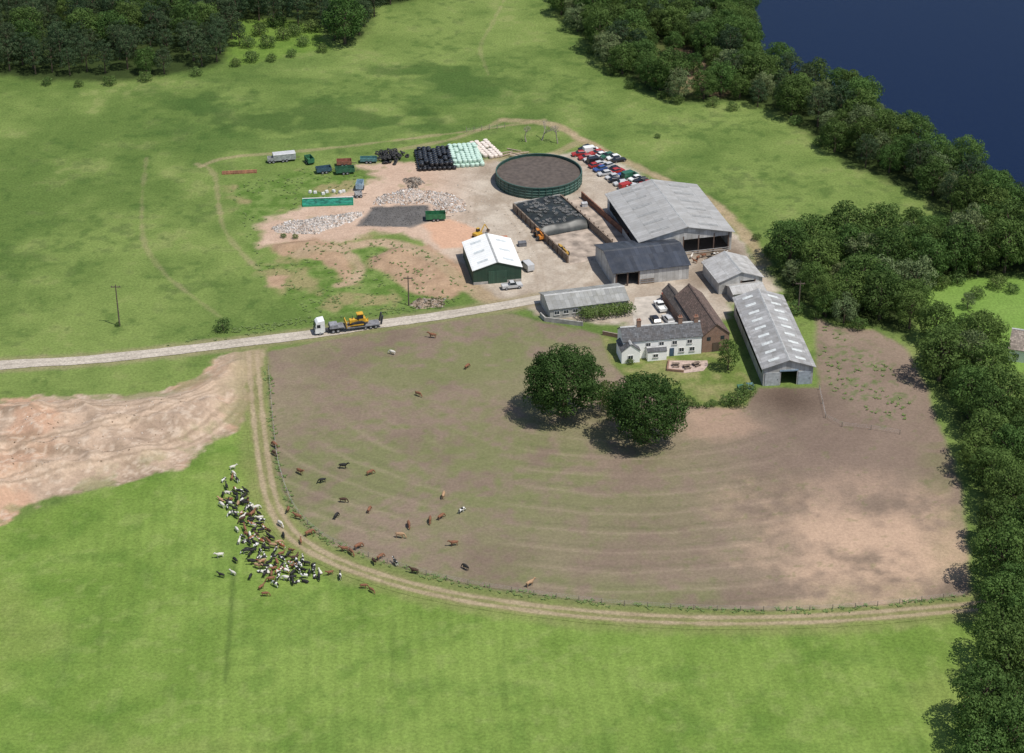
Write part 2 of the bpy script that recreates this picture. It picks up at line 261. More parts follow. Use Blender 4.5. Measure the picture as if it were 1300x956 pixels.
class MB:
    def __init__(s): s.v=[]; s.f=[]
    def add(s,vs,fs):
        n=len(s.v); s.v+= [tuple(p) for p in vs]; s.f+=[tuple(i+n for i in f) for f in fs]; return s
    def box(s,x0,y0,z0,x1,y1,z1,t=0.,ty=None):
        ty=t if ty is None else ty
        return s.add([(x0,y0,z0),(x1,y0,z0),(x1,y1,z0),(x0,y1,z0),(x0+t,y0+ty,z1),(x1-t,y0+ty,z1),(x1-t,y1-ty,z1),(x0+t,y1-ty,z1)],[(3,2,1,0),(4,5,6,7),(0,1,5,4),(1,2,6,5),(2,3,7,6),(3,0,4,7)])
    def cyl(s,a,b,r0,r1=None,n=10):
        a=Vector(a);b=Vector(b); r1=r0 if r1 is None else r1; d=(b-a).normalized(); u=d.orthogonal().normalized(); w_=d.cross(u)
        vs=[a+(u*math.cos(2*math.pi*i/n)+w_*math.sin(2*math.pi*i/n))*r0 for i in range(n)]+[b+(u*math.cos(2*math.pi*i/n)+w_*math.sin(2*math.pi*i/n))*r1 for i in range(n)]
        return s.add(vs,[(i,(i+1)%n,n+(i+1)%n,n+i) for i in range(n)]+[tuple(range(n-1,-1,-1)),tuple(range(n,2*n))])
    def ext(s,pts,y0,y1,ax='y'):
        n=len(pts); m=lambda p,y: (p[0],y,p[1]) if ax=='y' else (y,p[0],p[1])
        return s.add([m(p,y0) for p in pts]+[m(p,y1) for p in pts],[(i,(i+1)%n,n+(i+1)%n,n+i) for i in range(n)]+[tuple(range(n-1,-1,-1)),tuple(range(n,2*n))])
    def mesh(s,name,mt,smooth=False,bevel=0):
        me=bpy.data.meshes.new(name); me.from_pydata(s.v,[],s.f); me.update()
        bm=bmesh.new(); bm.from_mesh(me); bmesh.ops.recalc_face_normals(bm,faces=bm.faces)
        if bevel: bmesh.ops.bevel(bm,geom=list(bm.edges),offset=bevel,segments=2,affect='EDGES',profile=.5)
        bm.to_mesh(me); bm.free()
        if smooth: me.polygons.foreach_set('use_smooth',[True]*len(me.polygons))
        me.materials.append(mt); return me
def thing(name,label,cat,loc=(0,0),rot=0.,group=None,z=0.):
    e=bpy.data.objects.new(name,None); e.empty_display_size=.5; link(e); e.location=(loc[0],loc[1],z); e.rotation_euler=(0,0,rot); return tag(e,label,cat,group=group)
def part(par,name,me,loc=(0,0,0)):
    o=bpy.data.objects.new(name,me); link(o); o.parent=par; o.location=loc; return o
def top(name,me,label,cat,loc=(0,0,0),rot=0,kind=None,group=None):
    o=bpy.data.objects.new(name,me); link(o); o.location=loc; o.rotation_euler=(0,0,rot); return tag(o,label,cat,kind,group)
used=set()
def put(root,x,y,rot=0.,sc=1.,z=0.,label=None):
    if root.name not in used: used.add(root.name); r=root
    else:
        def cp(o,par):
            c=o.copy(); COLL.objects.link(c)
            if par is not None: c.parent=par
            for k in o.children: cp(k,c)
            return c
        r=cp(root,None)
    r.location=(x,y,z); r.rotation_euler=(0,0,rot)
    r.scale=(sc,sc,sc) if not isinstance(sc,tuple) else sc
    if label: r['label']=label
    return r
def setmat(o,m):
    o.material_slots[0].link='OBJECT'; o.material_slots[0].material=m
# ---------------- ground ----------------
xs=np.concatenate([[-9000,-4000,-1500,-700,-400,-280,-230],np.arange(-200,211,.5),[240,300,420,700,1500,4000,9000]])
ys=np.concatenate([[-3000,-800,-200,50,150,200,225],np.arange(238,668,.55),[690,730,800,950,1300,2500,5000,12000]])
X,Y=np.meshgrid(xs,ys); col=paint(X,Y); Z=hgt(X,Y); nx,ny=len(xs),len(ys)
V=np.stack([X,Y,Z],-1).reshape(-1,3); cf=col.reshape(-1,4)
I=np.arange(nx*ny).reshape(ny,nx); Q=np.stack([I[:-1,:-1],I[:-1,1:],I[1:,1:],I[1:,:-1]],-1).reshape(-1,4)
top('ground',gridmesh('ground',V,Q,cf,GM),'green rolling pasture with worn and weedy patches','ground',kind='structure')
def region(name,P,label,dz):
    s=sdf(X,Y,P)<0; q=s.reshape(-1)[Q].all(1); qq=Q[q]; u,inv=np.unique(qq,return_inverse=True)
    v=V[u].copy(); v[:,2]+=dz
    return top(name,gridmesh(name,v,inv.reshape(-1,4),cf[u],GM),label,name.replace('_',' '),kind='structure')
region('bare_field',FIELD,'brown grazed field with thin grass and curved harrow lines',.02)
region('farmyard',YARD,'pale stony farmyard of compacted dirt and concrete',.03)
region('spoil_ground',SPOIL,'heap of bare pinkish soil and rubble beside the field',.02)
region('lawn',LAWN,'bright green mown lawn of a garden beside the trees',.02)
region('garden',GARDEN,'rough grass garden around the white farmhouse',.04)
def ribbon(name,P,hw,n,dz,fn,label,mt=GM,step=.6):
    P=np.array(P); seg=np.hypot(*np.diff(P,axis=0).T); L=np.r_[0,np.cumsum(seg)]; t=np.arange(0,L[-1],step)
    cx=np.interp(t,L,P[:,0]); cy=np.interp(t,L,P[:,1]); tx=np.gradient(cx); ty=np.gradient(cy); l=np.hypot(tx,ty); tx/=l; ty/=l
    s=np.linspace(-1,1,n); off=s[None]*hw*np.ones((len(t),1))
    wob=(fbm(cx,cy,4,3,71)-.5)*.5; off=off+(np.abs(s)[None]>.99)*np.sign(s)[None]*wob[:,None]
    xx=cx[:,None]-ty[:,None]*off; yy=cy[:,None]+tx[:,None]*off
    c=paint(xx,yy); c=np.concatenate([fn(c[...,:3],off,t,xx,yy),c[...,3:]],-1); zz=hgt(xx,yy)+dz
    I=np.arange(len(t)*n).reshape(len(t),n); q=np.stack([I[:-1,:-1],I[:-1,1:],I[1:,1:],I[1:,:-1]],-1).reshape(-1,4)
    top(name,gridmesh(name,np.stack([xx,yy,zz],-1).reshape(-1,3),q,c.reshape(-1,4),mt),label,name.replace('_',' '),kind='structure')
def trackf(c,off,t,x,y):
    n=fbm(x,y,1.8,3,73)[...,None]; k=sst(.75,.25,np.abs(np.abs(off)-.95)+(fbm(x,y,3,3,74)-.5)*.7)[...,None]
    base=c*.5+.5*(C(132,122,88)*(1-n)+C(152,138,106)*n)
    e=sst(2.5,1.4,np.abs(off)+(fbm(x,y,3,2,77)-.5))[...,None]; base=c*(1-e)+base*e
    return base*(1-k*.8)+k*.8*(C(160,142,116)*(1-n)+C(184,165,140)*n)
ribbon('dirt_track',TRACK,2.7,17,.05,trackf,'rutted sandy farm track with a grassy middle')
def roadf(c,off,t,x,y):
    n=fbm(x,y,2.5,3,75)[...,None]; b=C(176,166,152)*(1-n)+C(200,190,176)*n
    k=sst(.45,.15,np.abs(np.abs(off)-.85))[...,None]; return b*(1+.07*k)*(1-.12*sst(.35,0,np.abs(off))[...,None])
ribbon('road',ROAD,1.9,13,.09,roadf,'pale concrete farm road crossing the pasture')
# water
wm,t,b=newmat('lake_water'); b.inputs['Base Color'].default_value=(.003,.010,.036,1); b.inputs['Roughness'].default_value=.25; b.inputs['Specular IOR Level'].default_value=.12
nz=t.nodes.new('ShaderNodeTexNoise'); nz.inputs['Scale'].default_value=.7; nz.inputs['Detail'].default_value=5; ge=t.nodes.new('ShaderNodeNewGeometry'); t.links.new(ge.outputs['Position'],nz.inputs['Vector'])
bp=t.nodes.new('ShaderNodeBump'); bp.inputs['Strength'].default_value=.25; bp.inputs['Distance'].default_value=.2; t.links.new(nz.outputs['Fac'],bp.inputs['Height']); t.links.new(bp.outputs[0],b.inputs['Normal'])
me=bpy.data.meshes.new('water'); me.from_pydata([(x,y,-.35) for x,y in LAKE],[],[tuple(range(len(LAKE)))]); me.materials.append(wm)
top('water',me,'deep blue lake water beyond the wooded bank','water',kind='structure')
# ---------------- vegetation ----------------
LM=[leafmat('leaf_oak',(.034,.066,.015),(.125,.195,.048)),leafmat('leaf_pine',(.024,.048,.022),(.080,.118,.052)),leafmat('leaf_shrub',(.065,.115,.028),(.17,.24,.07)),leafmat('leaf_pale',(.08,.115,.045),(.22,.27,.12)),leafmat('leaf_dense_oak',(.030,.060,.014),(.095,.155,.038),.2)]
BARK=mat('bark',(.10,.075,.05),.95,.4,3)
def leafcloud(name,lobes,leaf,dens,mt,seed,jit=.3,R0=None,zmin=.2):
    r=np.random.default_rng(seed); PP=[];NN=[];SS=[]
    for (cx,cy,cz,lr,sq) in lobes:
        n=int(dens*4*math.pi*lr*lr/(leaf*leaf)); d=r.normal(size=(n,3)); d/=np.linalg.norm(d,axis=1)[:,None]
        d=d[d[:,2]>-.55]; n=len(d); rad=lr*(1.05-.25*r.random(n)**2); p=d*rad[:,None]*np.array([1,1,sq])+np.array([cx,cy,cz])
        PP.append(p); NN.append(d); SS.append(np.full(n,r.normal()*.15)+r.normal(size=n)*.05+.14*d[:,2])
    P=np.concatenate(PP);N_=np.concatenate(NN);S=np.concatenate(SS)
    if R0: 
        cz,R,Rz=R0; q=np.sqrt((P[:,0]/R)**2+(P[:,1]/R)**2+((P[:,2]-cz)/Rz)**2); k=q>.5; P,N_,S=P[k],N_[k],S[k]
    k=P[:,2]>zmin; P,N_,S=P[k],N_[k],S[k]
    n=len(P); N_=N_+r.normal(size=(n,3))*jit; N_/=np.linalg.norm(N_,axis=1)[:,None]
    a=r.normal(size=(n,3)); T=np.cross(N_,a); T/=np.linalg.norm(T,axis=1)[:,None]; B=np.cross(N_,T)
    sz=leaf*(.5+.7*r.random((n,1)))*.5; sb=sz*(.6+.5*r.random((n,1)))
    V=np.stack([P-T*sz,P-B*sb,P+T*sz,P+B*sb],1).reshape(-1,3)
    me=gridmesh(name,V,np.arange(4*n).reshape(-1,4),None,mt)
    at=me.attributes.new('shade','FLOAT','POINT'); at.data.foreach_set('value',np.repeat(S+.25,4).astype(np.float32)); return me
def crown(name,R,Rz,cz,nl,leaf,dens,mt,seed,lr=(.24,.4),sq=.75):
    r=np.random.default_rng(seed); L=[]
    for i in range(nl):
        a=2.399963*i+r.normal()*.3; zf=1-2*(i+.5)/nl; zf=zf*.9+.1; q=math.sqrt(max(0,1-zf*zf)); k=.62+.24*r.random()
        L.append((R*q*k*math.cos(a),R*q*k*math.sin(a),cz+Rz*zf*k,R*(lr[0]+(lr[1]-lr[0])*r.random()),sq))
    L.append((0,0,cz+.1*Rz,R*.68,.85))
    return leafcloud(name,L,leaf,dens,mt,seed+50,R0=(cz,R,Rz))
def tree(kind,label,R,Rz,cz,nl,leaf,dens,mt,seed,group=None,tr=.3,**k):
    e=thing(kind,label,'tree',group=group); m=MB(); r=random.Random(seed)
    m.cyl((0,0,-.3),(0,0,cz-Rz*.4),tr*1.25,tr*.85,9).cyl((0,0,cz-Rz*.4),(r.uniform(-.4,.4),0,cz+Rz*.45),tr*.85,tr*.25,8)
    for i in range(7):
        a=i*2.4+r.random(); z=max(.8,cz-Rz*(.55-.1*i)); m.cyl((0,0,z),(R*.62*math.cos(a),R*.62*math.sin(a),z+Rz*.5),tr*.45,.06,6)
    part(e,'trunk',m.mesh('trunk',BARK)); part(e,'crown',crown('crown',R,Rz,cz,nl,leaf,dens,mt,seed,**k)); return e
WG='trees of the woods around the farm'
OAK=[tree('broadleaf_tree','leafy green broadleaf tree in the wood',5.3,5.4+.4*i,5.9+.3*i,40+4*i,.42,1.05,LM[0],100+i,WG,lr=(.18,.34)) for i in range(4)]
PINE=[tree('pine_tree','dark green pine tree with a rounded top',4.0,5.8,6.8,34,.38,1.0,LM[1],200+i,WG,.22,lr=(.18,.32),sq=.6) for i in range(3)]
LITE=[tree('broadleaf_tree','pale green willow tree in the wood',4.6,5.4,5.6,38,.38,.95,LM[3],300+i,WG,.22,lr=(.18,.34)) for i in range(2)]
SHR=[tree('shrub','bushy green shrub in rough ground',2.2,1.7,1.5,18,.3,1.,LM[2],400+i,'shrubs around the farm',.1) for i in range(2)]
for s in SHR: s['category']='shrub'
def poisson(P,dm,maxn,seed,excl=None,n0=9000):
    r=random.Random(seed); A=np.array(P); x0,y0=A.min(0); x1,y1=A.max(0); out=[]
    c=np.array([(r.uniform(x0,x1),r.uniform(y0,y1)) for _ in range(n0)]); s=sdf(c[:,0],c[:,1],P)<0
    if excl is not None: s&=sdf(c[:,0],c[:,1],excl)>0
    for x,y in c[s]:
        if all((x-a)**2+(y-b)**2>dm*dm for a,b in out): out.append((x,y))
        if len(out)>=maxn: break
    return out
R=random.Random(5)
for i,(P,dm,mx,kinds) in enumerate(((WOODS[0],4.5,260,'pppppo'),(WOODS[1],5.0,190,'oooplo'),(WOODS[2],5.4,80,'ooool'),(WOODS[3],5.8,130,'oooolo'))):
    for x,y in poisson(P,dm,mx,20+i,CLEAR if i==1 else None):
        k=R.choice(kinds); pr=R.choice({'p':PINE,'o':OAK,'l':LITE}[k]); s=R.uniform(.68,1.15)*(.97 if i in(0,1) else 1.03)
        put(pr,x,y,R.uniform(0,6.28),(s,s,s*R.uniform(.82,1.15)))
for u,v,s in [(838,118,.7),(880,95,.55),(855,70,.6),(905,112,.6),(820,70,.7),(1048,402,.62),(1228,392,.4)]:
    x,y=G(u,v); put(R.choice(LITE+OAK),x,y,R.random()*6,s)
x,y=G(438,56); put(OAK[3],x,y,1,1.25,label='large rounded tree at the end of the wood')
b1=tree('broadleaf_tree','big round dark green tree standing in the brown field',9.0,7.4,8.4,100,.42,1.1,LM[4],501,None,.6,lr=(.15,.28)); x,y=G(716,528); put(b1,x,y)
b2=tree('broadleaf_tree','big dense dark green tree beside its twin in the field',8.6,7.4,8.0,100,.42,1.1,LM[4],502,None,.6,lr=(.15,.28)); x,y=G(820,562); put(b2,x,y,2.)
x,y=G(772,525); put(OAK[0],x,y,1,(.62,.62,.7),label='smaller tree tucked between two big field trees')
sh=[(150,414,.35),(284,420,.95),(320,78,1),(340,60,1.2),(360,50,1.1),(385,58,1),(300,84,.8),(250,96,.8),(185,103,.9),(330,45,1.1),(370,72,.8),(410,66,.9),(395,40,1.2),(352,34,1.2),(345,78,.8),(315,60,1.1),(375,45,1.1),(60,108,.8),(100,110,.7),(140,108,.9),
 (876,514,.6),(905,515,.5),(922,514,.7),(936,514,1.0),(948,502,.9),(800,462,.4),(830,478,.3),(1010,398,.9),(1035,404,.8),(1005,380,.9),(1090,418,1.),(835,175,.4),(1240,378,.9),(1195,366,.9),(1265,366,1.0),(1285,372,.8),(1215,360,1),(360,302,.4),(375,303,.4),
 (975,325,.9),(960,305,.6),(1180,440,1),(860,131,.9),(840,125,.8),(905,135,.9),(930,140,.9),(800,112,.8),(775,95,.8),(750,68,.9),(1010,158,.9),(1040,185,.9)]
for u,v,s in sh:
    x,y=G(u,v); put(R.choice(SHR),x,y,R.random()*6,s*R.uniform(.9,1.1),label='small bush growing alone beside the road' if u<290 and v>400 else None)
x,y=G(924,470); c=tree('evergreen_tree','dense pointed evergreen beside the brick barn',2.4,4.2,4.2,26,.36,1.1,LM[0],610,None,.15,lr=(.3,.45)); put(c,x,y)
def hedge(P0,P1,w_,h,label,seed):
    a=G(*P0);b=G(*P1); L=math.dist(a,b); r=np.random.default_rng(seed); lb=[]
    for i in range(int(L/.8)):
        for j in (-1,1): lb.append((i*.8+.4+r.normal()*.2,j*w_*.22+r.normal()*.1,h*.55+r.normal()*.12,w_*.36,h/w_*1.25))
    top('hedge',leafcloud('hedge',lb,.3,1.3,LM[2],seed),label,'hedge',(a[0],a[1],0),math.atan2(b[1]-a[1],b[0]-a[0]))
hedge((738,406),(803,398),3.2,2.8,'thick trimmed green hedge beside the long shed',1)
hedge((868,517),(905,518),1.4,1.1,'low garden hedge around the farmhouse lawn',2)
def tufts(name,polys,size,label,seed,mt,th=.5):
    r=np.random.default_rng(seed); out=[]
    for P,k in polys:
        A=np.array(P); lo,hi=A.min(0),A.max(0); c=lo+(hi-lo)*r.random((k*8,2)); s=(sdf(c[:,0],c[:,1],P)<0)&(fbm(c[:,0],c[:,1],5,3,seed)>th); out.append(c[s][:k])
    c=np.concatenate(out); z=hgt(c[:,0],c[:,1]); m=7; n=len(c)
    P=np.repeat(np.c_[c,z],m,0); a=r.random(n*m)*6.28; l=size*(.5+.8*r.random(n*m)); d=np.c_[np.cos(a),np.sin(a),np.zeros(n*m)]; t_=np.c_[-np.sin(a),np.cos(a),np.zeros(n*m)]
    up=np.array([0,0,1.]); b_=P+up*.06; tp=b_+d*l[:,None]+up*(l*.35)[:,None]
    W=t_*(l*.25)[:,None]; V=np.stack([b_-W,tp-W*.5,tp+W*.5,b_+W],1).reshape(-1,3)
    me=gridmesh(name,V,np.arange(len(V)).reshape(-1,4),None,mt); at=me.attributes.new('shade','FLOAT','POINT'); at.data.foreach_set('value',np.repeat(.3+r.random(n*m)*.6,4).astype(np.float32))
    top(name,me,label,'grass',kind='stuff')
WM=leafmat('weed_leaf',(.11,.16,.045),(.20,.26,.09),.2,.3)
tufts('rough_grass',[(ISLE,450),(GL([(400,408),(560,392),(600,372),(560,384),(400,402),(300,415),(200,440),(300,430)]),250)],.4,'tussocks of rough green grass around the yard',5,WM,.42)
tufts('tall_weeds',[(GL([(1035,415),(1060,415),(1130,460),(1165,530),(1120,540),(1060,500),(1040,450)]),80)],.5,'scattered thistles and dock weeds in bare soil',6,WM,.35)
vp=[(v[0],v[1]) for v in smooth(GL([(341,470),(349,560),(356,600),(372,643),(397,672),(430,693),(485,713),(560,735),(640,750),(760,766),(880,774),(1000,776),(1100,771),(1225,757)]),4)]
A=np.array(vp); T=np.gradient(A,axis=0); T/=np.hypot(*T.T)[:,None]; Nn=np.c_[-T[:,1],T[:,0]]
tufts('verge_grass',[([tuple(p) for p in A+Nn*.8]+[tuple(p) for p in (A-Nn*1.0)[::-1]],1500)],.45,'long grass growing along the wire fence',7,WM,.3)
# ---------------- fence, poles ----------------
def wirefence(P,step,label,h=1.2):
    P=np.array(P); seg=np.hypot(*np.diff(P,axis=0).T); L=np.r_[0,np.cumsum(seg)]; t=np.arange(0,L[-1],step); x=np.interp(t,L,P[:,0]); y=np.interp(t,L,P[:,1])
    e=thing('wire_fence',label,'fence',(x[0],y[0])); pm=MB().cyl((0,0,-.2),(0,0,h),.08,.07,6).mesh('post',mat('post_wood',(.27,.23,.18),.9,.3,3)); wr=MB()
    for i in range(len(t)):
        part(e,'post',pm,(x[i]-x[0],y[i]-y[0],0))
        if i:
            for z in (.5,.8,1.1): wr.cyl((x[i-1]-x[0],y[i-1]-y[0],z),(x[i]-x[0],y[i]-y[0],z),.012,n=4)
    part(e,'wire',wr.mesh('wire',mat('galvanised',(.4,.4,.4),.5,.1)))
wirefence(vp,4.2,'wooden post and wire fence around the brown field')
wirefence(smooth(GL([(592,168),(620,165),(650,162)]),4),2.2,'short run of weathered posts on the bank',1.6)
wirefence(GL([(1040,495),(1050,540),(1100,545),(1170,556)]),6,'thin electric fence crossing the bare field')
POLEM=mat('pole_wood',(.13,.10,.075),.9,.3,2)
def pole(u,v,h,label):
    e=thing('utility_pole',label,'pole',G(u,v)); part(e,'post',MB().cyl((0,0,-.3),(0,0,h),.19,.12,8).mesh('post',POLEM))
    part(e,'crossarm',MB().box(-1.1,-.08,h-.6,1.1,.08,h-.4).cyl((-.9,0,h-.4),(-.9,0,h-.1),.08,.04,6).cyl((.9,0,h-.4),(.9,0,h-.1),.08,.04,6).cyl((0,0,h),(0,0,h+.25),.08,.04,6).mesh('crossarm',POLEM))
pole(152,414,10.5,'tall wooden utility pole standing alone in pasture'); pole(519,388,7.6,'wooden utility pole beside the farm road'); pole(1013,400,8.6,'wooden utility pole among trees by the barn')
def deadtree(u,v,h,seed):
    r=random.Random(seed); m=MB(); 
    def br(p,d,l,rad,k):
        q=p+d*l; m.cyl(p,q,rad,rad*.6,5)
        if k: 
            for _ in range(3): br(q,(d+Vector((r.uniform(-.8,.8),r.uniform(-.8,.8),r.uniform(-.2,.5)))).normalized(),l*.7,rad*.55,k-1)
    br(Vector((0,0,-.1)),Vector((r.uniform(-.3,.3),0,1)).normalized(),h*.35,.22,4)
    x,y=G(u,v); top('dead_tree',m.mesh('dead_tree',mat('dead_wood',(.36,.31,.26),.9,.2)),'bare grey leafless tree behind the round tank','tree',(x,y,0))
deadtree(668,180,5,1); deadtree(688,178,6,2); deadtree(708,182,5.5,3)
# ---------------- buildings ----------------
RIDGE=mat('ridge_cap',(.40,.40,.39),.7,.2)
CLAD=sheetmat('clad_wall',(.50,.495,.475),'w',1.0,6,dk=.45)
def building(name,label,cat,p0,p1,depth,eave,ridge,rd,wm_,rm,holes=(),sky=0,ov=.35,side=(),skm=None):
    A=G(*p0);B=G(*p1); W=math.dist(A,B); ang=math.atan2(B[1]-A[1],B[0]-A[0])
    e=thing(name,label,cat,A,ang); span,L=(W,depth) if rd=='y' else (depth,W)
    prof=[(0,eave),(span/2,ridge),(span,eave)]
    wm2=MB()
    def wall(o,d,ln,hs):
        xb=sorted({0,ln,*[h[0] for h in hs],*[h[1] for h in hs]}); zb=sorted({0,eave,*[h[2] for h in hs],*[h[3] for h in hs]})
        for i in range(len(xb)-1):
            for j in range(len(zb)-1):
                xm=(xb[i]+xb[i+1])/2; zm=(zb[j]+zb[j+1])/2
                if any(h[0]<xm<h[1] and h[2]<zm<h[3] for h in hs): continue
                q=lambda s,z:(o[0]+d[0]*s,o[1]+d[1]*s,z)
                wm2.add([q(xb[i],zb[j]),q(xb[i+1],zb[j]),q(xb[i+1],zb[j+1]),q(xb[i],zb[j+1])],[(0,1,2,3)])
    wall((0,0),(1,0),W,[tuple(min(max(a*1.0,0),W) if k<2 else a for k,a in enumerate(h)) for h in holes])
    wall((0,depth),(1,0),W,[]); wall((0,0),(0,1),depth,list(side)); wall((W,0),(0,1),depth,[])
    for s in (0,L):
        wm2.add([((a,s,z) if rd=='y' else (s,a,z)) for a,z in prof],[tuple(range(len(prof)))])
    part(e,'wall',wm2.mesh('wall',wm_))
    k=(prof[1][1]-prof[0][1])/(prof[1][0]-prof[0][0]); pt=[(-ov,eave-ov*min(k,1))]+prof[1:-1]+[(span+ov,eave-ov*min(k,1))]
    up=[(a,z+.16) for a,z in pt]; dn=[(a,z+.03) for a,z in pt][::-1]
    m=MB(); n=len(pt); ax='y' if rd=='y' else 'x'; P=up+dn
    def mp(p,y): return (p[0],y,p[1]) if ax=='y' else (y,p[0],p[1])
    vs=[mp(p,-ov) for p in P]+[mp(p,L+ov) for p in P]; N2=2*n
    fs=[(i,(i+1)%N2,N2+(i+1)%N2,N2+i) for i in range(N2)]
    for c in (0,N2):
        for i in range(n-1): fs.append((c+i,c+i+1,c+N2-2-i,c+N2-1-i))
    m.add(vs,fs); roof=part(e,'roof',m.mesh('roof',rm))
    o=MB().ext([(span/2-.3,ridge+.07),(span/2,ridge+.26),(span/2+.3,ridge+.07),(span/2,ridge+.2)],-ov-.02,L+ov+.02,ax); part(e,'ridge_cap',o.mesh('ridge_cap',RIDGE if not rm.name.startswith(('black','brown','dark')) else rm))
    if sky:
        skm=skm or mat('skylight_sheet',(.62,.64,.62),.45,.2,1.5)
        for sd in (0,1):
            for i in range(sky):
                c=L*(i+.5)/sky; q=[]
                for tt in (.25,.68):
                    a=span/2*tt; z=eave+(ridge-eave)*tt+.185; q.append((a if sd==0 else span-a,z))
                mm=MB(); vs=[mp(q[0],c-.5),mp(q[0],c+.5),mp(q[1],c+.5),mp(q[1],c-.5)]; vs+=[(x,y,z+.03) for x,y,z in vs]
                mm.add(vs,[(0,1,2,3),(4,5,6,7),(0,1,5,4),(1,2,6,5),(2,3,7,6),(3,0,4,7)]); part(e,'skylight',mm.mesh('skylight',skm))
    return e,W
def S(n,c,rd,**k): return sheetmat(n,c,'y' if rd=='y' else 'x',**k)
DOORD=mat('dark_door',(.05,.09,.14),.6,.2); POST=mat('steel_post',(.12,.08,.06),.7,.2); WOOD=mat('planks',(.2,.15,.11),.9,.35,2); CONC=mat('concrete',(.38,.36,.33),.9,.3,.8)
def posts(e,xs,y,h,w_=.14,name='post'):
    for x in xs: part(e,name,MB().box(x-w_,y-w_,0,x+w_,y+w_,h).mesh(name,POST))
def door(e,x,w_,h,mt,y=-.06,z0=0.02,name='door'):
    d=part(e,name,MB().box(x,y-.05,z0,x+w_,y+.05,h).mesh(name,mt)); part(d,'handle',MB().box(x+w_*.85,y-.12,h*.45,x+w_*.85+.12,y-.052,h*.5).mesh('handle',mat('dark_metal',(.03,.03,.03),.5,.1))); return d
e,W=building('cattle_barn','large grey corrugated cattle barn with open front bay','barn',(812,330),(928,317),28,5,7.6,'y',CLAD,S('grey_sheet_big',(.37,.365,.355),'y',pw=1.1,ph=3,dk=.45,contrast=.12,dirt=(.23,.21,.18)),holes=[(11,22.6,0,4.1)],sky=6,ov=.6,side=[(2,26,1.8,4.4)],skm=mat('old_skylight',(.29,.29,.28),.6,.2))
posts(e,(11,14.9,18.8,22.6),.1,5); part(e,'feed_rail',MB().box(11,-.5,.5,22.6,-.42,.62).box(11,-.5,1.0,22.6,-.42,1.12).mesh('feed_rail',mat('galvanised',(.4,.4,.4),.5,.1)))
e,W=building('black_barn','low black-roofed barn with open timber side','barn',(779,365),(874,354),15.5,3.8,5.8,'x',CLAD,S('black_sheet',(.042,.048,.062),'x',pw=1.0,ph=5,dk=.35,contrast=.35,dirt=(.10,.10,.105),rough=.5),holes=[(.6,6.2,0,3.4)],ov=.4)
posts(e,(.6,3.4,6.2),.1,3.7,.16); part(e,'gate',MB().box(6.6,-.12,.1,10,-.05,.3).box(6.6,-.12,.7,10,-.05,.85).box(6.6,-.12,1.2,10,-.05,1.35).mesh('gate',WOOD))
e,W=building('small_barn','small pale grey corrugated barn with timber gable','barn',(912,374),(967,367),11,3.2,5.2,'y',CLAD,S('pale_sheet',(.46,.45,.435),'y',pw=1.,ph=2.4,dk=.5,contrast=.1),holes=[(5.5,9,0,2.8)]); posts(e,(5.5,9),.1,3)
e,W=building('lean_shed','low shed with pale corrugated roof beside barn','shed',(931,384),(970,379),4.5,2.2,2.9,'x',CLAD,S('pale_sheet',(.46,.45,.435),'x',pw=1.,ph=2.4,dk=.5,contrast=.1)); door(e,2,1.2,1.9,WOOD)
e,W=building('long_barn','long grey corrugated barn with pale skylight panels','barn',(968,490),(1031,487),33,4.4,6.2,'y',CLAD,S('grey_sheet',(.36,.355,.35),'y'),holes=[(3.9,7.4,0,3.4)],sky=9,ov=.5,side=[(1.5,31,2.2,3.9)])
door(e,.4,3.2,3.2,mat('grey_door',(.42,.44,.44),.7,.2)); door(e,7.7,2.8,3.2,mat('grey_blue_door',(.34,.38,.42),.6,.2))
part(e,'lintel',MB().box(3.6,-.14,3.42,7.6,-.02,3.75).mesh('lintel',mat('blue_grey_paint',(.22,.3,.38),.6,.2)))
SL=lambda n,c,rd:S(n,c,rd,pw=.45,ph=.32,contrast=.4,dk=.6,dirt=(.07,.055,.045),rough=.85)
e,W=building('brick_barn','old red brick barn with mossy brown tiled roof','barn',(891,448),(925,444),20,4.2,6.8,'y',brickmat(),SL('brown_tiles',(.15,.10,.08),'y'),holes=[],ov=.2)
door(e,2.4,1.5,2.3,mat('barn_door',(.10,.07,.05),.8,.2))
for x in (1.0,4.2): part(e,'window',MB().box(x,-.03,2.9,x+.9,.0-.005,3.8).mesh('window',mat('window_glass',(.03,.04,.05),.15,.1)))
e,W=building('tiled_outbuilding','low tiled brick outbuilding along the barn','outbuilding',(874,430),(890,428),19,2.8,4.2,'y',brickmat(),SL('dark_tiles',(.11,.09,.08),'y'),ov=.2)
e,W=building('long_shed','long low grey shed with asbestos sheet roof','shed',(698,406),(797,394),8.5,2.7,4.1,'x',sheetmat('pale_wall',(.5,.49,.46),'w',1.4,4,dk=.4),S('grey_sheet2',(.31,.31,.295),'x',pw=1.,ph=2.2,dk=.6,dirt=(.16,.15,.11)),ov=.3)
GLASS=mat('window_glass',(.03,.04,.05),.15,.1); WHITE=mat('white_frame',(.7,.69,.66),.6,.1)
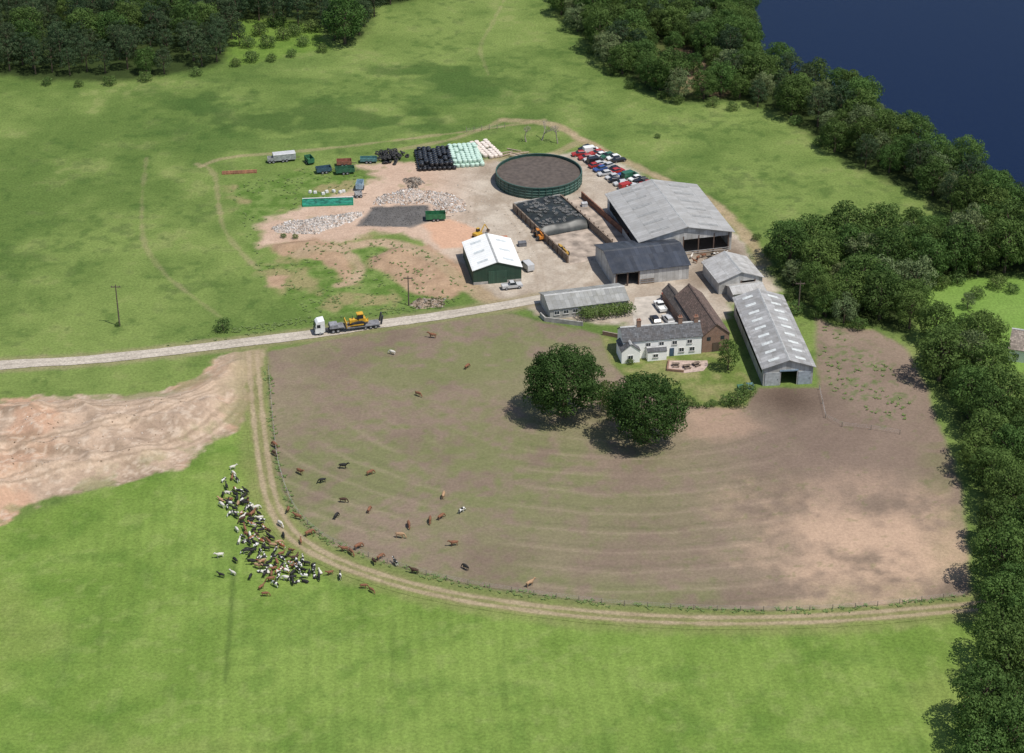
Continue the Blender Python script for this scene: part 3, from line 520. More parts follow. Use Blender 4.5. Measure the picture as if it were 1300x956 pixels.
def window(e,x,z,w_=1.1,h=1.1,y=-.0):
    f=.09; m=MB(); y0=y-.09; y1=y-.004
    m.box(x,y0,z,x+w_,y1,z+f).box(x,y0,z+h-f,x+w_,y1,z+h).box(x,y0,z+f,x+f,y1,z+h-f).box(x+w_-f,y0,z+f,x+w_,y1,z+h-f).box(x+w_/2-.03,y0,z+f,x+w_/2+.03,y1,z+h-f)
    wd=bpy.data.objects.new('window',None); link(wd); wd.parent=e
    part(wd,'frame',m.mesh('frame',WHITE)); part(wd,'pane',MB().box(x+f+.002,y-.05,z+f+.002,x+w_-f-.002,y-.02,z+h-f-.002).mesh('pane',GLASS)); part(wd,'sill',MB().box(x-.1,y-.16,z-.1,x+w_+.1,y-.006,z-.004).mesh('sill',CONC))
for x in (1,3.2,5.4,7.6): window(e,x,1.1,1.3,1.)
door(e,10,1.1,2.1,WHITE)
e,W=building('storage_shed','modern green steel shed with white roof','shed',(601,362),(662,357),15.5,3.8,5.6,'y',sheetmat('green_clad',(.022,.06,.038),'w',1.,8,dk=.15,contrast=.1),S('white_sheet',(.84,.84,.82),'y',pw=1.,ph=16,dk=.3,contrast=.04,dirt=(.55,.54,.5)),holes=[],sky=3,ov=.25,skm=mat('milky_skylight',(.55,.58,.58),.4,.15))
door(e,3.6,4.4,3.3,sheetmat('green_door',(.035,.085,.055),'w',.5,8,dk=.1),name='roller_door')
part(e,'plinth',MB().box(.02,-.1,0,3.5,-.01,.7).box(8.1,-.1,0,W-.02,-.01,.7).mesh('plinth',CONC))
RW=mat('white_render',(.88,.87,.84),.8,.05,.6)
e,W=building('farmhouse','white rendered two-storey farmhouse with slate roof','house',(791,457),(890,449),6.2,4.5,6.5,'x',RW,SL('slate',(.115,.118,.125),'x'),ov=.2)
for x in (5.0,8.0,11.0,14.4): window(e,x,2.9,1.15,1.0)
for x in (5.0,8.0,12.6,15.0): window(e,x,.9,1.2,1.1)
door(e,10.5,1.,2.05,DOORD)
def chimney(e,x,y,z0,z1):
    c=part(e,'chimney',MB().box(x-.45,y-.35,z0,x+.45,y+.35,z1).box(x-.52,y-.42,z1+.003,x+.52,y+.42,z1+.14).mesh('chimney',brickmat()))
    for dx in(-.2,.2): part(c,'chimney_pot',MB().cyl((x+dx,y,z1+.14),(x+dx,y,z1+.6),.13,.1,8).mesh('chimney_pot',mat('terracotta',(.35,.14,.08),.8,.2)))
chimney(e,4.0,3.1,5.8,7.9); chimney(e,13.4,3.1,5.8,7.9); chimney(e,17.0,3.1,5.8,7.7)
e2,W2=building('house_wing','white gabled wing of the farmhouse','house',(789,462),(812,460),5.2,3.0,4.6,'y',RW,SL('slate',(.115,.118,.125),'y'),ov=.15)
window(e2,1.4,.9,1.2,1.1)
e3,W3=building('porch_extension','low white lean-to at the front of the farmhouse','house',(822,459),(846,457),2.0,2.3,2.9,'x',RW,SL('slate',(.115,.118,.125),'x'),ov=.1); window(e3,1.2,.9,1.2,.9)
def lowwall(pts,h,label,mt,th=.15,name='garden_wall'):
    P=GL(pts); o=P[0]; m=MB()
    for i in range(len(P)-1):
        a=Vector((P[i][0]-o[0],P[i][1]-o[1],0)); b_=Vector((P[i+1][0]-o[0],P[i+1][1]-o[1],0)); d=(b_-a).normalized(); n=Vector((-d.y,d.x,0))*th; hh=h-.005*i
        a=a-d*th*(.98 if i else 0)
        m.add([a-n,b_-n,b_+n,a+n]+[q+Vector((0,0,hh)) for q in (a-n,b_-n,b_+n,a+n)],[(3,2,1,0),(4,5,6,7),(0,1,5,4),(1,2,6,5),(2,3,7,6),(3,0,4,7)])
    top(name,m.mesh(name,mt),label,'wall',(o[0],o[1],0))
lowwall([(849,459),(847,471),(868,473)],.6,'low brick wall beside the house terrace',brickmat())
lowwall([(765,425),(790,430),(790,440)],1.0,'garden wall of weathered brick by the drive',brickmat())
lowwall([(686,402),(692,408),(740,414)],1.1,'pale rubble wall beside the yard entrance',CONC)
me=bpy.data.meshes.new('terrace'); P=GL([(850,458),(848,471),(870,474),(893,471),(899,464),(898,458)]); me.from_pydata([(x,y,.07) for x,y in P],[],[tuple(range(6))]); me.materials.append(mat('terrace_paving',(.46,.35,.29),.9,.25,1.2)); top('terrace',me,'paved terrace in front of the farmhouse','terrace',kind='structure')
me=bpy.data.meshes.new('courtyard'); P=GL([(803,400),(806,378),(850,374),(858,392),(868,426),(806,420)]); me.from_pydata([(x,y,.075) for x,y in P],[],[tuple(range(6))]); me.materials.append(mat('courtyard_concrete',(.46,.41,.35),.9,.2,.5)); top('courtyard',me,'pale concrete courtyard between house and barns','courtyard',kind='structure')
for i,(u,v) in enumerate([(858,465),(872,467),(884,464)]):
    x,y=G(u,v); t_=thing('picnic_table','small wooden garden table with benches','table',(x,y),.3*i,'garden tables on the terrace'); part(t_,'table_top',MB().box(-.8,-.4,.7,.8,.4,.76).mesh('table_top',WOOD)); part(t_,'bench',MB().box(-.8,-.85,.4,.8,-.6,.46).mesh('bench',WOOD)); part(t_,'bench',MB().box(-.8,.6,.4,.8,.85,.46).mesh('bench',WOOD)); part(t_,'leg',MB().box(-.6,-.8,0,-.5,.8,.398).box(.5,-.8,0,.6,.8,.398).box(-.55,-.1,.4,.55,.1,.698).mesh('leg',WOOD))
e,W=building('cottage','pale cottage with brown tiled roof among trees','house',(1280,458),(1345,468),8,3.2,6,'x',RW,SL('tan_tiles',(.30,.25,.21),'x')); window(e,1,1,1.2,1.1); window(e,4,1,1.2,1.1)
# ---------------- slurry tank ----------------
x,y=G(684,231); tk=thing('slurry_tank','large round dark green slurry tank full of brown slurry','tank',(x,y)); RT=11.2
def ring(r0,r1,z0,z1,n=96):
    m=MB(); vs=[]; fs=[]
    for i in range(n):
        c,s=math.cos(2*math.pi*i/n),math.sin(2*math.pi*i/n); vs+=[(r0*c,r0*s,z0),(r1*c,r1*s,z0),(r1*c,r1*s,z1),(r0*c,r0*s,z1)]
    for i in range(n):
        a=4*i;b_=4*((i+1)%n); fs+=[(a+1,b_+1,b_+2,a+2),(a+2,b_+2,b_+3,a+3),(a+3,b_+3,b_,a),(a,b_,b_+1,a+1)]
    return m.add(vs,fs)
part(tk,'wall',ring(RT-.08,RT,0,3.1).mesh('tank_wall',mat('tank_green',(.02,.075,.06),.45,.3,.8)))
for z in (.75,1.5,2.25): part(tk,'band',ring(RT+.003,RT+.08,z,z+.1).mesh('band',mat('pale_green_band',(.16,.26,.22),.5,.2)))
part(tk,'rim',ring(RT-.16,RT+.14,3.104,3.3).mesh('rim',mat('rim_green',(.05,.10,.08),.5,.2)))
rbm=MB().cyl((RT+.12,0,0),(RT+.12,0,3.1),.07,n=5).mesh('rib',MC['rim_green'])
for i in range(40): o=part(tk,'rib',rbm); o.rotation_euler=(0,0,2*math.pi*i/40)
N=96; vs=[]
for j in range(1,14):
    for i in range(N): r=(RT-.09)*j/13; a=2*math.pi*i/N; xx,yy=r*math.cos(a),r*math.sin(a); vs.append((xx,yy,2.4+float(fbm(np.array([xx]),np.array([yy]),2.,3,90)[0])*.25))
vs.append((0,0,2.5)); fs=[(j*N+i,j*N+(i+1)%N,(j+1)*N+(i+1)%N,(j+1)*N+i) for j in range(12) for i in range(N)]+[(len(vs)-1,i,(i+1)%N) for i in range(N)]
part(tk,'slurry',MB().add(vs,fs).mesh('slurry',mat('slurry',(.095,.075,.062),.85,.25,.9,bump=.5)))
# ---------------- silage clamp ----------------
A=G(722,334); B=G(783,322); W=math.dist(A,B); ang=math.atan2(B[1]-A[1],B[0]-A[0]); cl=thing('silage_clamp','walled silage clamp with timber and concrete sides','silage clamp',A,ang); DL=33
part(cl,'side_wall',MB().box(-.35,0,0,0,DL,2.0,0).mesh('side_wall',WOOD)); part(cl,'side_wall',MB().box(W,3,0,W+.35,DL,2.1).mesh('side_wall',WOOD)); part(cl,'back_wall',MB().box(0.004,DL-.3,0,W-.004,DL,2.2).mesh('back_wall',CONC)); part(cl,'side_wall',MB().box(W+6,6,0,W+6.3,DL,1.8).mesh('side_wall',mat('rusty_panel',(.22,.10,.06),.8,.4)))
part(cl,'floor',MB().box(.01,-1,.035,W+5.99,DL-.31,.08).mesh('floor',mat('clamp_floor',(.38,.31,.25),.9,.4,.4)))
UP=MB().box(0,0,0,.19,.3,2.35).mesh('upright',mat('steel_post',(.12,.08,.06),.7,.2))
for i in range(12): part(cl,'upright',UP,(-.545,i*2.7+.2,0)); part(cl,'upright',UP,(W+.353,min(3.3+i*2.6,DL-.4),0))
def sheetz(s,t): return 2.4*min(1,(t*9)**.7 if t<.11 else 1)*(1-.3*(2*s-1)**4)*(.9+.1*math.sin(7*s+9*t))
ns,ntt=30,46; vs=[]; y0,y1=15.5,DL-.5
for j in range(ntt+1):
    for i in range(ns+1):
        s=i/ns;t_=j/ntt; vs.append((.02+s*(W-.04),y0+t_*(y1-y0),.09+sheetz(s,t_)+.22*float(fbm(np.array([s*12]),np.array([t_*20]),1.8,3,7)[0])))
fs=[(j*(ns+1)+i,j*(ns+1)+i+1,(j+1)*(ns+1)+i+1,(j+1)*(ns+1)+i) for j in range(ntt) for i in range(ns)]
ca,sa=math.cos(ang),math.sin(ang)
top('silage_sheet',MB().add(vs,fs).mesh('silage_sheet',mat('black_plastic',(.03,.036,.032),.45,.4,.8,col2=(.012,.013,.013)),True),'black plastic sheet stretched over the silage heap','silage sheet',(A[0],A[1],0),ang)
def torus(R_,r_,n=12,k=7):
    m=MB(); vs=[((R_+r_*math.cos(2*math.pi*j/k))*math.cos(2*math.pi*i/n),(R_+r_*math.cos(2*math.pi*j/k))*math.sin(2*math.pi*i/n),r_+r_*math.sin(2*math.pi*j/k)) for i in range(n) for j in range(k)]
    return m.add(vs,[(i*k+j,((i+1)%n)*k+j,((i+1)%n)*k+(j+1)%k,i*k+(j+1)%k) for i in range(n) for j in range(k)])
TYRE=torus(.3,.13).mesh('tyre',mat('old_tyre',(.15,.15,.145),.8,.5,1),True)
for i in range(110):
    s=R.uniform(.06,.94); t_=R.uniform(.1,.97); lx,ly=s*W,y0+t_*(y1-y0)
    top('tyre',TYRE,'old tyre weighing down the black silage sheet','tyre',(A[0]+ca*lx-sa*ly,A[1]+sa*lx+ca*ly,.18+sheetz(s,t_)),R.random()*6,group='tyres on the silage sheet')
BT=mat('black_tyre',(.03,.03,.03),.8,.4,1)
for i in range(80):
    x,y=G(R.gauss(497,8),R.gauss(201,3.5)); d=math.dist((x,y),G(497,201)); o=top('tyre',TYRE,'old black tyre thrown on a heap of tyres','tyre',(x,y,max(0,2-.3*d)*R.random()),R.random()*6,group='tyre heap near the bales'); o.rotation_euler=(R.uniform(-.6,.6),R.uniform(-.6,.6),0); o.scale=(1.5,1.5,1.5); setmat(o,BT)
# ---------------- bales ----------------
bm_=MB(); n=14; rr=.66
prof=[(0,rr*.85),(.1,rr),(1.0,rr),(1.12,rr*.94),(1.2,rr*.8),(1.23,rr*.3)]
vs=[(r*math.cos(2*math.pi*i/n),r*math.sin(2*math.pi*i/n),a) for a,r in prof for i in range(n)]
bm_.add(vs,[(j*n+i,j*n+(i+1)%n,(j+1)*n+(i+1)%n,(j+1)*n+i) for j in range(5) for i in range(n)]+[tuple(range(n-1,-1,-1)),tuple(range(5*n,6*n))])
BALE=bm_.mesh('round_bale',mat('bale_wrap',(.03,.03,.03)),True)
def stack(u,v,ang,cols,rows,layers,mt,label,grp):
    ox,oy=G(u,v); c,s=math.cos(ang),math.sin(ang)
    for l in range(layers):
        for i in range(cols-l):
            for j in range(rows-l):
                if R.random()<(.12 if l==layers-1 else .02): continue
                lx=(i+l*.5)*1.3+R.uniform(-.07,.07); ly=(j+l*.5)*1.32+R.uniform(-.1,.1)
                o=top('round_bale',BALE,label,'bale',(ox+c*lx-s*ly,oy+s*lx+c*ly,l*1.0),R.uniform(0,6),group=grp); setmat(o,mt); o.rotation_euler[0]=R.uniform(-.06,.06); o.scale=(1,1,.82)
stack(533,217,.12,8,10,2,mat('black_wrap',(.022,.023,.027),.3,.3,1),'black plastic wrapped round bale in the stack','black bales')
stack(575,213,.16,7,10,2,mat('mint_wrap',(.50,.66,.56),.45,.15,1),'pale green plastic wrapped round bale in the stack','pale green bales')
stack(618,202,.4,4,9,1,mat('cream_wrap',(.76,.66,.58),.5,.2,1),'cream plastic wrapped round bale in the stack','cream bales')
# ---------------- rubble ----------------
def rubble(name,poly,n,h,size,cols,label,seed,flat=False,tint=.5):
    P=GL(poly); A_=np.array(P); lo,hi=A_.min(0),A_.max(0); r=np.random.default_rng(seed); c=lo+(hi-lo)*r.random((n*5,2)); s=sdf(c[:,0],c[:,1],P)+3*(fbm(c[:,0],c[:,1],3,3,seed)-.5); c=c[s<0][:n]; d=-sdf(c[:,0],c[:,1],P)
    hh=lambda x,y,d: sst(0,2.5,d)*h*(.1+1.4*fbm(x,y,5,3,seed)**1.5)
    z=hh(c[:,0],c[:,1],d)+(hgt(c[:,0],c[:,1]) if flat else 0); n=len(c); sz=size*(.3+r.random(n)**3*1.5)
    base=np.array([(x,y,z_) for x in(-1,1) for y in(-1,1) for z_ in(-1,1)],float)*.5; q=r.normal(size=(n,4)); q/=np.linalg.norm(q,axis=1)[:,None]; w_,a,b,c3=q.T
    Rm=np.stack([1-2*(b*b+c3*c3),2*(a*b-c3*w_),2*(a*c3+b*w_),2*(a*b+c3*w_),1-2*(a*a+c3*c3),2*(b*c3-a*w_),2*(a*c3-b*w_),2*(b*c3+a*w_),1-2*(a*a+b*b)],-1).reshape(n,3,3)
    bs=base[None]*(sz[:,None,None]*np.stack([np.ones(n),.5+.5*r.random(n),.25+.4*r.random(n)],-1)[:,None,:]); V=np.einsum('nij,nkj->nki',Rm,bs)+np.c_[c,z][:,None,:]; f=np.array([(0,1,3,2),(4,6,7,5),(0,4,5,1),(2,3,7,6),(0,2,6,4),(1,5,7,3)]); Qf=(np.arange(n)[:,None,None]*8+f[None]).reshape(-1,4)
    cc=np.array(cols)[r.integers(0,len(cols),n)]*(.75+.4*r.random((n,1))); Cc=np.repeat(cc,8,0); VV=V.reshape(-1,3); CC=Cc; FF=Qf
    if not flat:
        gx=np.arange(lo[0],hi[0],.5); gy=np.arange(lo[1],hi[1],.5); XX,YY=np.meshgrid(gx,gy); D=-sdf(XX,YY,P); ZZ=np.where(D>0,hh(XX,YY,D),-.3)+.04
        k0=len(VV); I=np.arange(XX.size).reshape(XX.shape)+k0; q2=np.stack([I[:-1,:-1],I[:-1,1:],I[1:,1:],I[1:,:-1]],-1).reshape(-1,4); ok=(D.reshape(-1)[q2-k0]>-.6).any(1); q2=q2[ok]
        mc=np.mean(cols,0)*(1-tint)+C(196,172,150)*tint; nn=fbm(XX,YY,3,3,seed+1).reshape(-1,1)
        VV=np.concatenate([VV,np.stack([XX,YY,ZZ],-1).reshape(-1,3)]); CC=np.concatenate([CC,mc*(.75+.5*nn)]); FF=np.concatenate([Qf,q2])
    top(name,gridmesh(name,VV,FF,CC,GM),label,'rubble',kind='stuff')
GC=[C(178,172,166),C(210,203,197),C(156,148,140),C(224,219,214),C(196,176,160)]
rubble('rubble_heap',[(345,290),(365,282),(400,276),(460,268),(462,274),(430,288),(395,298),(350,296)],3000,.8,.36,GC,'heap of pale grey concrete rubble',11,tint=.3)
rubble('rubble_heap',[(470,262),(480,252),(510,240),(560,244),(590,254),(592,268),(565,272),(545,259),(480,259)],3200,1.0,.38,GC+[C(176,146,124)],'heap of mixed broken stone and brick rubble',12,tint=.4)
rubble('rubble_heap',[(508,228),(530,224),(540,232),(520,240)],400,1.0,.45,[C(110,100,92),C(150,142,132)],'small dark heap of demolition waste',13)
GRV=[C(94,93,92),C(114,110,107)]
rubble('gravel_heap',[(458,286),(474,264),(542,261),(546,278),(518,289)],3000,.5,.2,GRV,'flat heap of dark grey gravel',14,tint=0)
rubble('rubble_heap',[(518,388),(530,378),(565,380),(562,390),(530,393)],400,.7,.4,[C(120,106,90),C(160,150,138),C(98,92,72)],'weedy heap of stones beside the road',15)
rubble('loose_stones',[(0,545),(120,520),(240,510),(230,560),(120,600),(0,625)],700,.02,.22,[C(196,176,160),C(150,130,110),C(210,198,184)],'loose stones scattered over the spoil ground',16,True)
rubble('loose_stones',[(560,215),(640,250),(700,300),(690,350),(600,300),(560,280)],300,.02,.25,[C(160,150,138),C(206,198,186)],'loose stones scattered across the yard',17,True)
for i in range(9):
    x,y=G(652+R.uniform(-12,12),196+R.uniform(-5,5)); a=R.uniform(-.8,.5)
    top('log',MB().cyl((-2.2,0,.18+.3*(i%3)),(2.2,.2,.18+.3*((i+1)%3)),.17,.13,7).mesh('log',mat('pale_log',(.42,.33,.25),.9,.2)),'pale bare log lying in a loose pile','log',(x,y,0),a,group='logs piled behind the tank')
# ---------------- vehicles ----------------
RUB=mat('rubber',(.025,.025,.025),.85,.2); CG=mat('car_glass',(.02,.025,.03),.1,.1); RIM=mat('wheel_rim',(.3,.3,.31),.4,.1)
def paintm(name,c): return mat('paint_'+name,c,.3,.08,1)
def wheel(par,x,y,r,w_=.2):
    o=bpy.data.objects.new('wheel',None); link(o); o.parent=par; o.location=(x,y,r)
    k=('wh',r,w_)
    if k not in MC: MC[k]=(MB().cyl((0,-w_/2,0),(0,w_/2,0),r,n=14).mesh('tyre',RUB),MB().cyl((0,-w_/2-.015,0),(0,w_/2+.015,0),r*.55,n=10).mesh('rim',RIM))
    part(o,'tyre',MC[k][0]); part(o,'rim',MC[k][1])
def carproto(kind='car'):
    e=thing('parked_car','car','car'); body=MB(); 
    if kind=='car':
        body.ext([(-2.05,.3),(2.0,.3),(2.08,.62),(1.95,.78),(.95,.92),(-1.75,.95),(-2.08,.85)],-.84,.84); part(e,'body',body.mesh('body',paintm('silver',(.5,.5,.5)),bevel=.07))
        g=MB().add([(-1.8,-.78,.93),(.95,-.78,.9),(.95,.78,.9),(-1.8,.78,.93),(-1.3,-.6,1.36),(.25,-.6,1.36),(.25,.6,1.36),(-1.3,.6,1.36)],[(0,1,5,4),(1,2,6,5),(2,3,7,6),(3,0,4,7),(4,5,6,7)]); part(e,'window',g.mesh('window',CG))
        part(e,'roof',MB().box(-1.36,-.63,1.365,.3,.63,1.43,.06).mesh('roof',paintm('silver',(.5,.5,.5))))
        ws=((1.3,.3),(-1.3,.3))
    elif kind=='van':
        body.ext([(-2.4,.35),(2.3,.35),(2.4,.8),(2.1,1.15),(1.5,1.25),(.95,1.85),(.6,1.95),(-2.35,1.95),(-2.42,1.)],-.9,.9); part(e,'body',body.mesh('body',paintm('silver',(.5,.5,.5)),bevel=.06))
        g=MB().add([(1.56,-.78,1.28),(1.56,.78,1.28),(1.02,.72,1.84),(1.02,-.72,1.84)],[(0,1,2,3)]); g.box(.3,-.915,1.25,1.15,-.905,1.7).box(.3,.905,1.25,1.15,.915,1.7); part(e,'window',g.mesh('window',CG)); ws=((1.5,.34),(-1.5,.34))
        part(e,'headlight',MB().box(2.36,-.8,.8,2.43,-.5,.98).mesh('headlight',mat('lamp_glass',(.7,.7,.7),.2,.1))); part(e,'headlight',MB().box(2.36,.5,.8,2.43,.8,.98).mesh('headlight',MC['lamp_glass']))
    else:
        body.ext([(-2.5,.45),(2.4,.45),(2.5,.85),(2.3,1.02),(1.1,1.1),(-.6,1.12),(-.62,.8),(-2.5,.8)],-.88,.88); body.box(-2.5,-.88,.8,-.62,-.8,1.12).box(-2.5,.8,.8,-.62,.88,1.12).box(-2.52,-.79,.8,-2.44,.79,1.12); part(e,'body',body.mesh('body',paintm('white',(.75,.75,.73))))
        g=MB().add([(-.6,-.8,1.12),(1.1,-.8,1.1),(1.1,.8,1.1),(-.6,.8,1.12),(-.5,-.68,1.7),(.45,-.68,1.7),(.45,.68,1.7),(-.5,.68,1.7)],[(0,1,5,4),(1,2,6,5),(2,3,7,6),(3,0,4,7),(4,5,6,7)]); part(e,'window',g.mesh('window',CG)); part(e,'roof',MB().box(-.54,-.71,1.705,.5,.71,1.78,.05).mesh('roof',paintm('white',(.75,.75,.73)))); ws=((1.55,.38),(-1.5,.38))
    for wx,r in ws:
        for sy in(-.8,.8): wheel(e,wx,sy,r)
    return e
CAR=carproto(); VAN=carproto('van'); PICK=carproto('pickup')
PC={'red':(.36,.03,.025),'blue':(.04,.09,.26),'white':(.72,.72,.7),'silver':(.42,.43,.44),'black':(.02,.02,.025),'green':(.03,.12,.07),'dark blue':(.02,.035,.1)}
def recol(e,cn,label,grp=None):
    m=paintm(cn,PC[cn])
    for o in e.children:
        if o.name.split('.')[0] in('body','roof'): setmat(o,m)
    e['label']=label
    if grp: e['group']=grp
cl_=['red','blue','silver','white','red','black','silver','blue','silver','silver','dark blue','red','silver','green','black','white','red','black']
def carrow(p,q,n,off,ang0):
    a=G(*p);b=G(*q)
    for i in range(n):
        t_=(i+.5)/n; cn=R.choice(cl_); x=a[0]+(b[0]-a[0])*t_; y=a[1]+(b[1]-a[1])*t_
        c=put(CAR if R.random()<.85 else VAN,x+R.uniform(-.3,.3),y+R.uniform(-.5,.5),ang0+R.uniform(-.3,.3)+(math.pi if R.random()<.5 else 0),R.uniform(.9,1.0),.03)
        recol(c,cn,cn+' scrap car in the crowded row','scrap cars behind the tank')
carrow((732,197),(824,237),13,0,.45); carrow((752,210),(800,243),7,0,.5); carrow((738,190),(790,206),7,0,.55)
carrow((786,236),(822,244),5,0,1.2)
def veh(pr,u,v,ang,cn,label,sc=1.):
    x,y=G(u,v); c=put(pr,x,y,ang,sc,.08); recol(c,cn,label); return c
veh(VAN,669,341,2.0,'silver','silver van parked in the open yard'); veh(PICK,650,366,.25,'silver','silver pickup parked beside the green shed')
veh(PICK,838,392,1.85,'white','white pickup truck parked in the courtyard'); veh(CAR,848,408,1.9,'silver','silver car parked near the farmhouse'); veh(CAR,832,409,1.8,'black','dark car parked in the courtyard')
veh(CAR,846,380,1.7,'red','red car parked against the brick barn')
def trailer(u,v,ang,L,wd,h,c,label,cover=False):
    x,y=G(u,v); e=thing('farm_trailer',label,'trailer',(x,y),ang); m=MB(); z0=.75; t_=.06
    m.box(-L/2,-wd/2,z0-.15,L/2,wd/2,z0).box(-L/2,-wd/2,z0,L/2,-wd/2+t_,z0+h).box(-L/2,wd/2-t_,z0,L/2,wd/2,z0+h).box(-L/2,-wd/2+t_,z0,-L/2+t_,wd/2-t_,z0+h).box(L/2-t_,-wd/2+t_,z0,L/2,wd/2-t_,z0+h)
    mm=mat('paint_tr_%d'%int(sum(c)*1000),c,.6,.3,1.2); part(e,'body',m.mesh('body',mm)); part(e,'drawbar',MB().box(L/2,-.08,z0-.14,L/2+1.3,.08,z0-.02).mesh('drawbar',POST))
    if cover: part(e,'roof',MB().box(-L/2-.05,-wd/2-.05,z0+h+.003,L/2+.05,wd/2+.05,z0+h+.12,.1).mesh('roof',mat('alu_roof',(.5,.5,.5),.4,.15)))
    for wx in (-.5,.5): 
        for sy in(-wd/2-.05,wd/2+.05): wheel(e,wx,sy,.42,.26)
trailer(361,204,.25,6,2.2,1.5,(.35,.36,.36),'grey covered livestock trailer parked on grass',True); trailer(345,206,.1,2.2,1.6,.8,(.4,.4,.4),'small grey box trailer on the grass')
trailer(393,207,2.0,3.2,1.8,1.1,(.04,.16,.08),'small green farm trailer on the grass'); trailer(411,219,.3,4,2,.9,(.05,.1,.14),'dark blue tipping trailer with raised sides'); trailer(438,220,.2,5,2.1,1,(.04,.13,.07),'green flat farm trailer by the yard'); trailer(437,210,.1,4,2,.9,(.3,.12,.08),'rusty red farm trailer by the yard'); trailer(468,206,.05,4.5,2,.7,(.08,.2,.2),'teal farm trailer beside the tyre heap'); trailer(457,240,1.5,3.2,1.8,1.4,(.3,.42,.5),'pale blue trailer parked at the yard edge')
trailer(553,279,.1,5,2.3,1.3,(.03,.16,.07),'green high-sided dump trailer by the gravel'); trailer(455,250,.3,1.8,1.4,.7,(.5,.5,.5),'small white cart at the yard edge')
for k in range(3):
    x,y=G(304,218+k*1.3); top('steel_beam',MB().box(-4.6,-.12,.0,4.6,.12,.06).box(-4.6,-.03,.062,4.6,.03,.3).box(-4.6,-.12,.302,4.6,.12,.36).mesh('steel_beam',mat('rust',(.42,.20,.11),.8,.35,1)),'long rusty orange steel beam lying on grass','steel beam',(x,y,.02),.12,group='steel beams on the grass')
x,y=G(384,263); e=thing('open_container','long low turquoise green open container with pale rim','container',(x,y),.08)
part(e,'body',MB().box(0,0,0,13,.15,.55).box(0,3.9,0,13,4.05,.55).box(0,.153,0,.15,3.897,.55).box(12.85,.153,0,13,3.897,.55).mesh('body',mat('bright_green',(.02,.30,.17),.5,.15))); part(e,'floor',MB().box(.16,.16,.02,12.84,3.89,.3).mesh('floor',mat('green_floor',(.02,.20,.13),.6,.5,.8)))
part(e,'trim',MB().box(-.05,3.85,.553,13.05,4.1,.68).mesh('trim',mat('white_trim',(.7,.7,.68),.6,.1)))
for i in range(7):
    x,y=G(395+i*7+R.uniform(-3,3),246+R.uniform(-3,3)-i*.3); m=MB().box(-.5,-.4,0,.5,.4,.7,.1).mesh('bulk_bag',mat('white_bag',(.6,.6,.57),.8,.15),bevel=.12); top('bulk_bag',m,'white bulk bag standing behind the green container','bag',(x,y,0),R.random()*3,group='white bulk bags')
def digger(u,v,ang,c,label,kind='excavator',sc=1.):
    x,y=G(u,v); e=thing(kind,label,kind.replace('_',' '),(x,y),ang); ym=mat('paint_m%d'%int(sum(c)*1000),c,.45,.2,1)
    if kind=='excavator':
        for sy in(-.95,.95): part(e,'track',MB().ext([(-1.5,.1),(-1.2,0),(1.2,0),(1.5,.1),(1.6,.4),(1.3,.7),(-1.3,.7),(-1.6,.4)],sy-.25,sy+.25).mesh('track',RUB))
        part(e,'body',MB().box(-1.6,-1.1,.75,1.0,1.1,1.6,.08).mesh('body',ym,bevel=.06)); cb=part(e,'cab',MB().box(.0,.2,1.6,1.1,1.05,2.6,.08).mesh('cab',CG)); part(cb,'cab_roof',MB().box(-.02,.18,2.603,1.0,1.03,2.7).mesh('cab_roof',ym))
        part(e,'arm',MB().cyl((.9,-.3,1.5),(2.6,-.3,3.6),.22,.18,6).cyl((2.6,-.3,3.6),(4.0,-.3,1.6),.18,.12,6).mesh('arm',ym)); part(e,'bucket',MB().ext([(3.6,.7),(4.3,.6),(4.5,1.3),(4.0,1.7)],-.7,.1).mesh('bucket',POST))
    else:
        part(e,'body',MB().box(-2.2,-.8,.6,1.6,.8,1.3,.1).mesh('body',ym,bevel=.06)); cb=part(e,'cab',MB().box(-.6,.05,1.3,.7,.85,2.3,.1).mesh('cab',CG)); part(cb,'cab_roof',MB().box(-.55,.1,2.303,.65,.8,2.4).mesh('cab_roof',ym))
        part(e,'boom',MB().box(-2.1,-.3,1.5,2.6,.0,1.75).cyl((2.5,-.15,1.6),(3.1,-.15,.6),.14,.12,6).mesh('boom',ym)); part(e,'bucket',MB().ext([(2.9,.1),(3.8,.1),(3.7,.3),(3.1,1.0)],-1.0,1.0).mesh('bucket',POST))
        for wx in(-1.4,1.2):
            for sy in(-.95,.95): wheel(e,wx,sy,.6,.4)
    e.scale=(sc,sc,sc)
digger(607,301,.8,(.55,.33,.04),'yellow tracked excavator working by the shed',sc=.8); digger(685,302,1.9,(.55,.20,.03),'orange telehandler beside the silage clamp','telehandler'); digger(714,322,2.0,(.5,.3,.05),'yellow wheeled loader in front of the clamp','telehandler',.95)
digger(770,372,.2,(.25,.05,.03),'dark red tractor loader by the barn','telehandler',.8)
a=G(399,424); b_=G(487,413.); ang=math.atan2(b_[1]-a[1],b_[0]-a[0]); tx=thing('low_loader_truck','white articulated truck with low-loader trailer','truck',a,ang,z=.09)
WP=paintm('white',(.75,.75,.73)); DM=mat('dark_chassis',(.05,.05,.055),.7,.2); LT=math.dist(a,b_)
part(tx,'chassis',MB().box(.5,-.45,.55,6.2,.45,.9).mesh('chassis',DM))
cab=part(tx,'cab',MB().ext([(0.1,.45),(0.0,1.7),(.35,3.0),(.8,3.45),(2.3,3.6),(2.35,.8),(1.9,.45)],-1.22,1.22).mesh('cab',WP,bevel=.08))
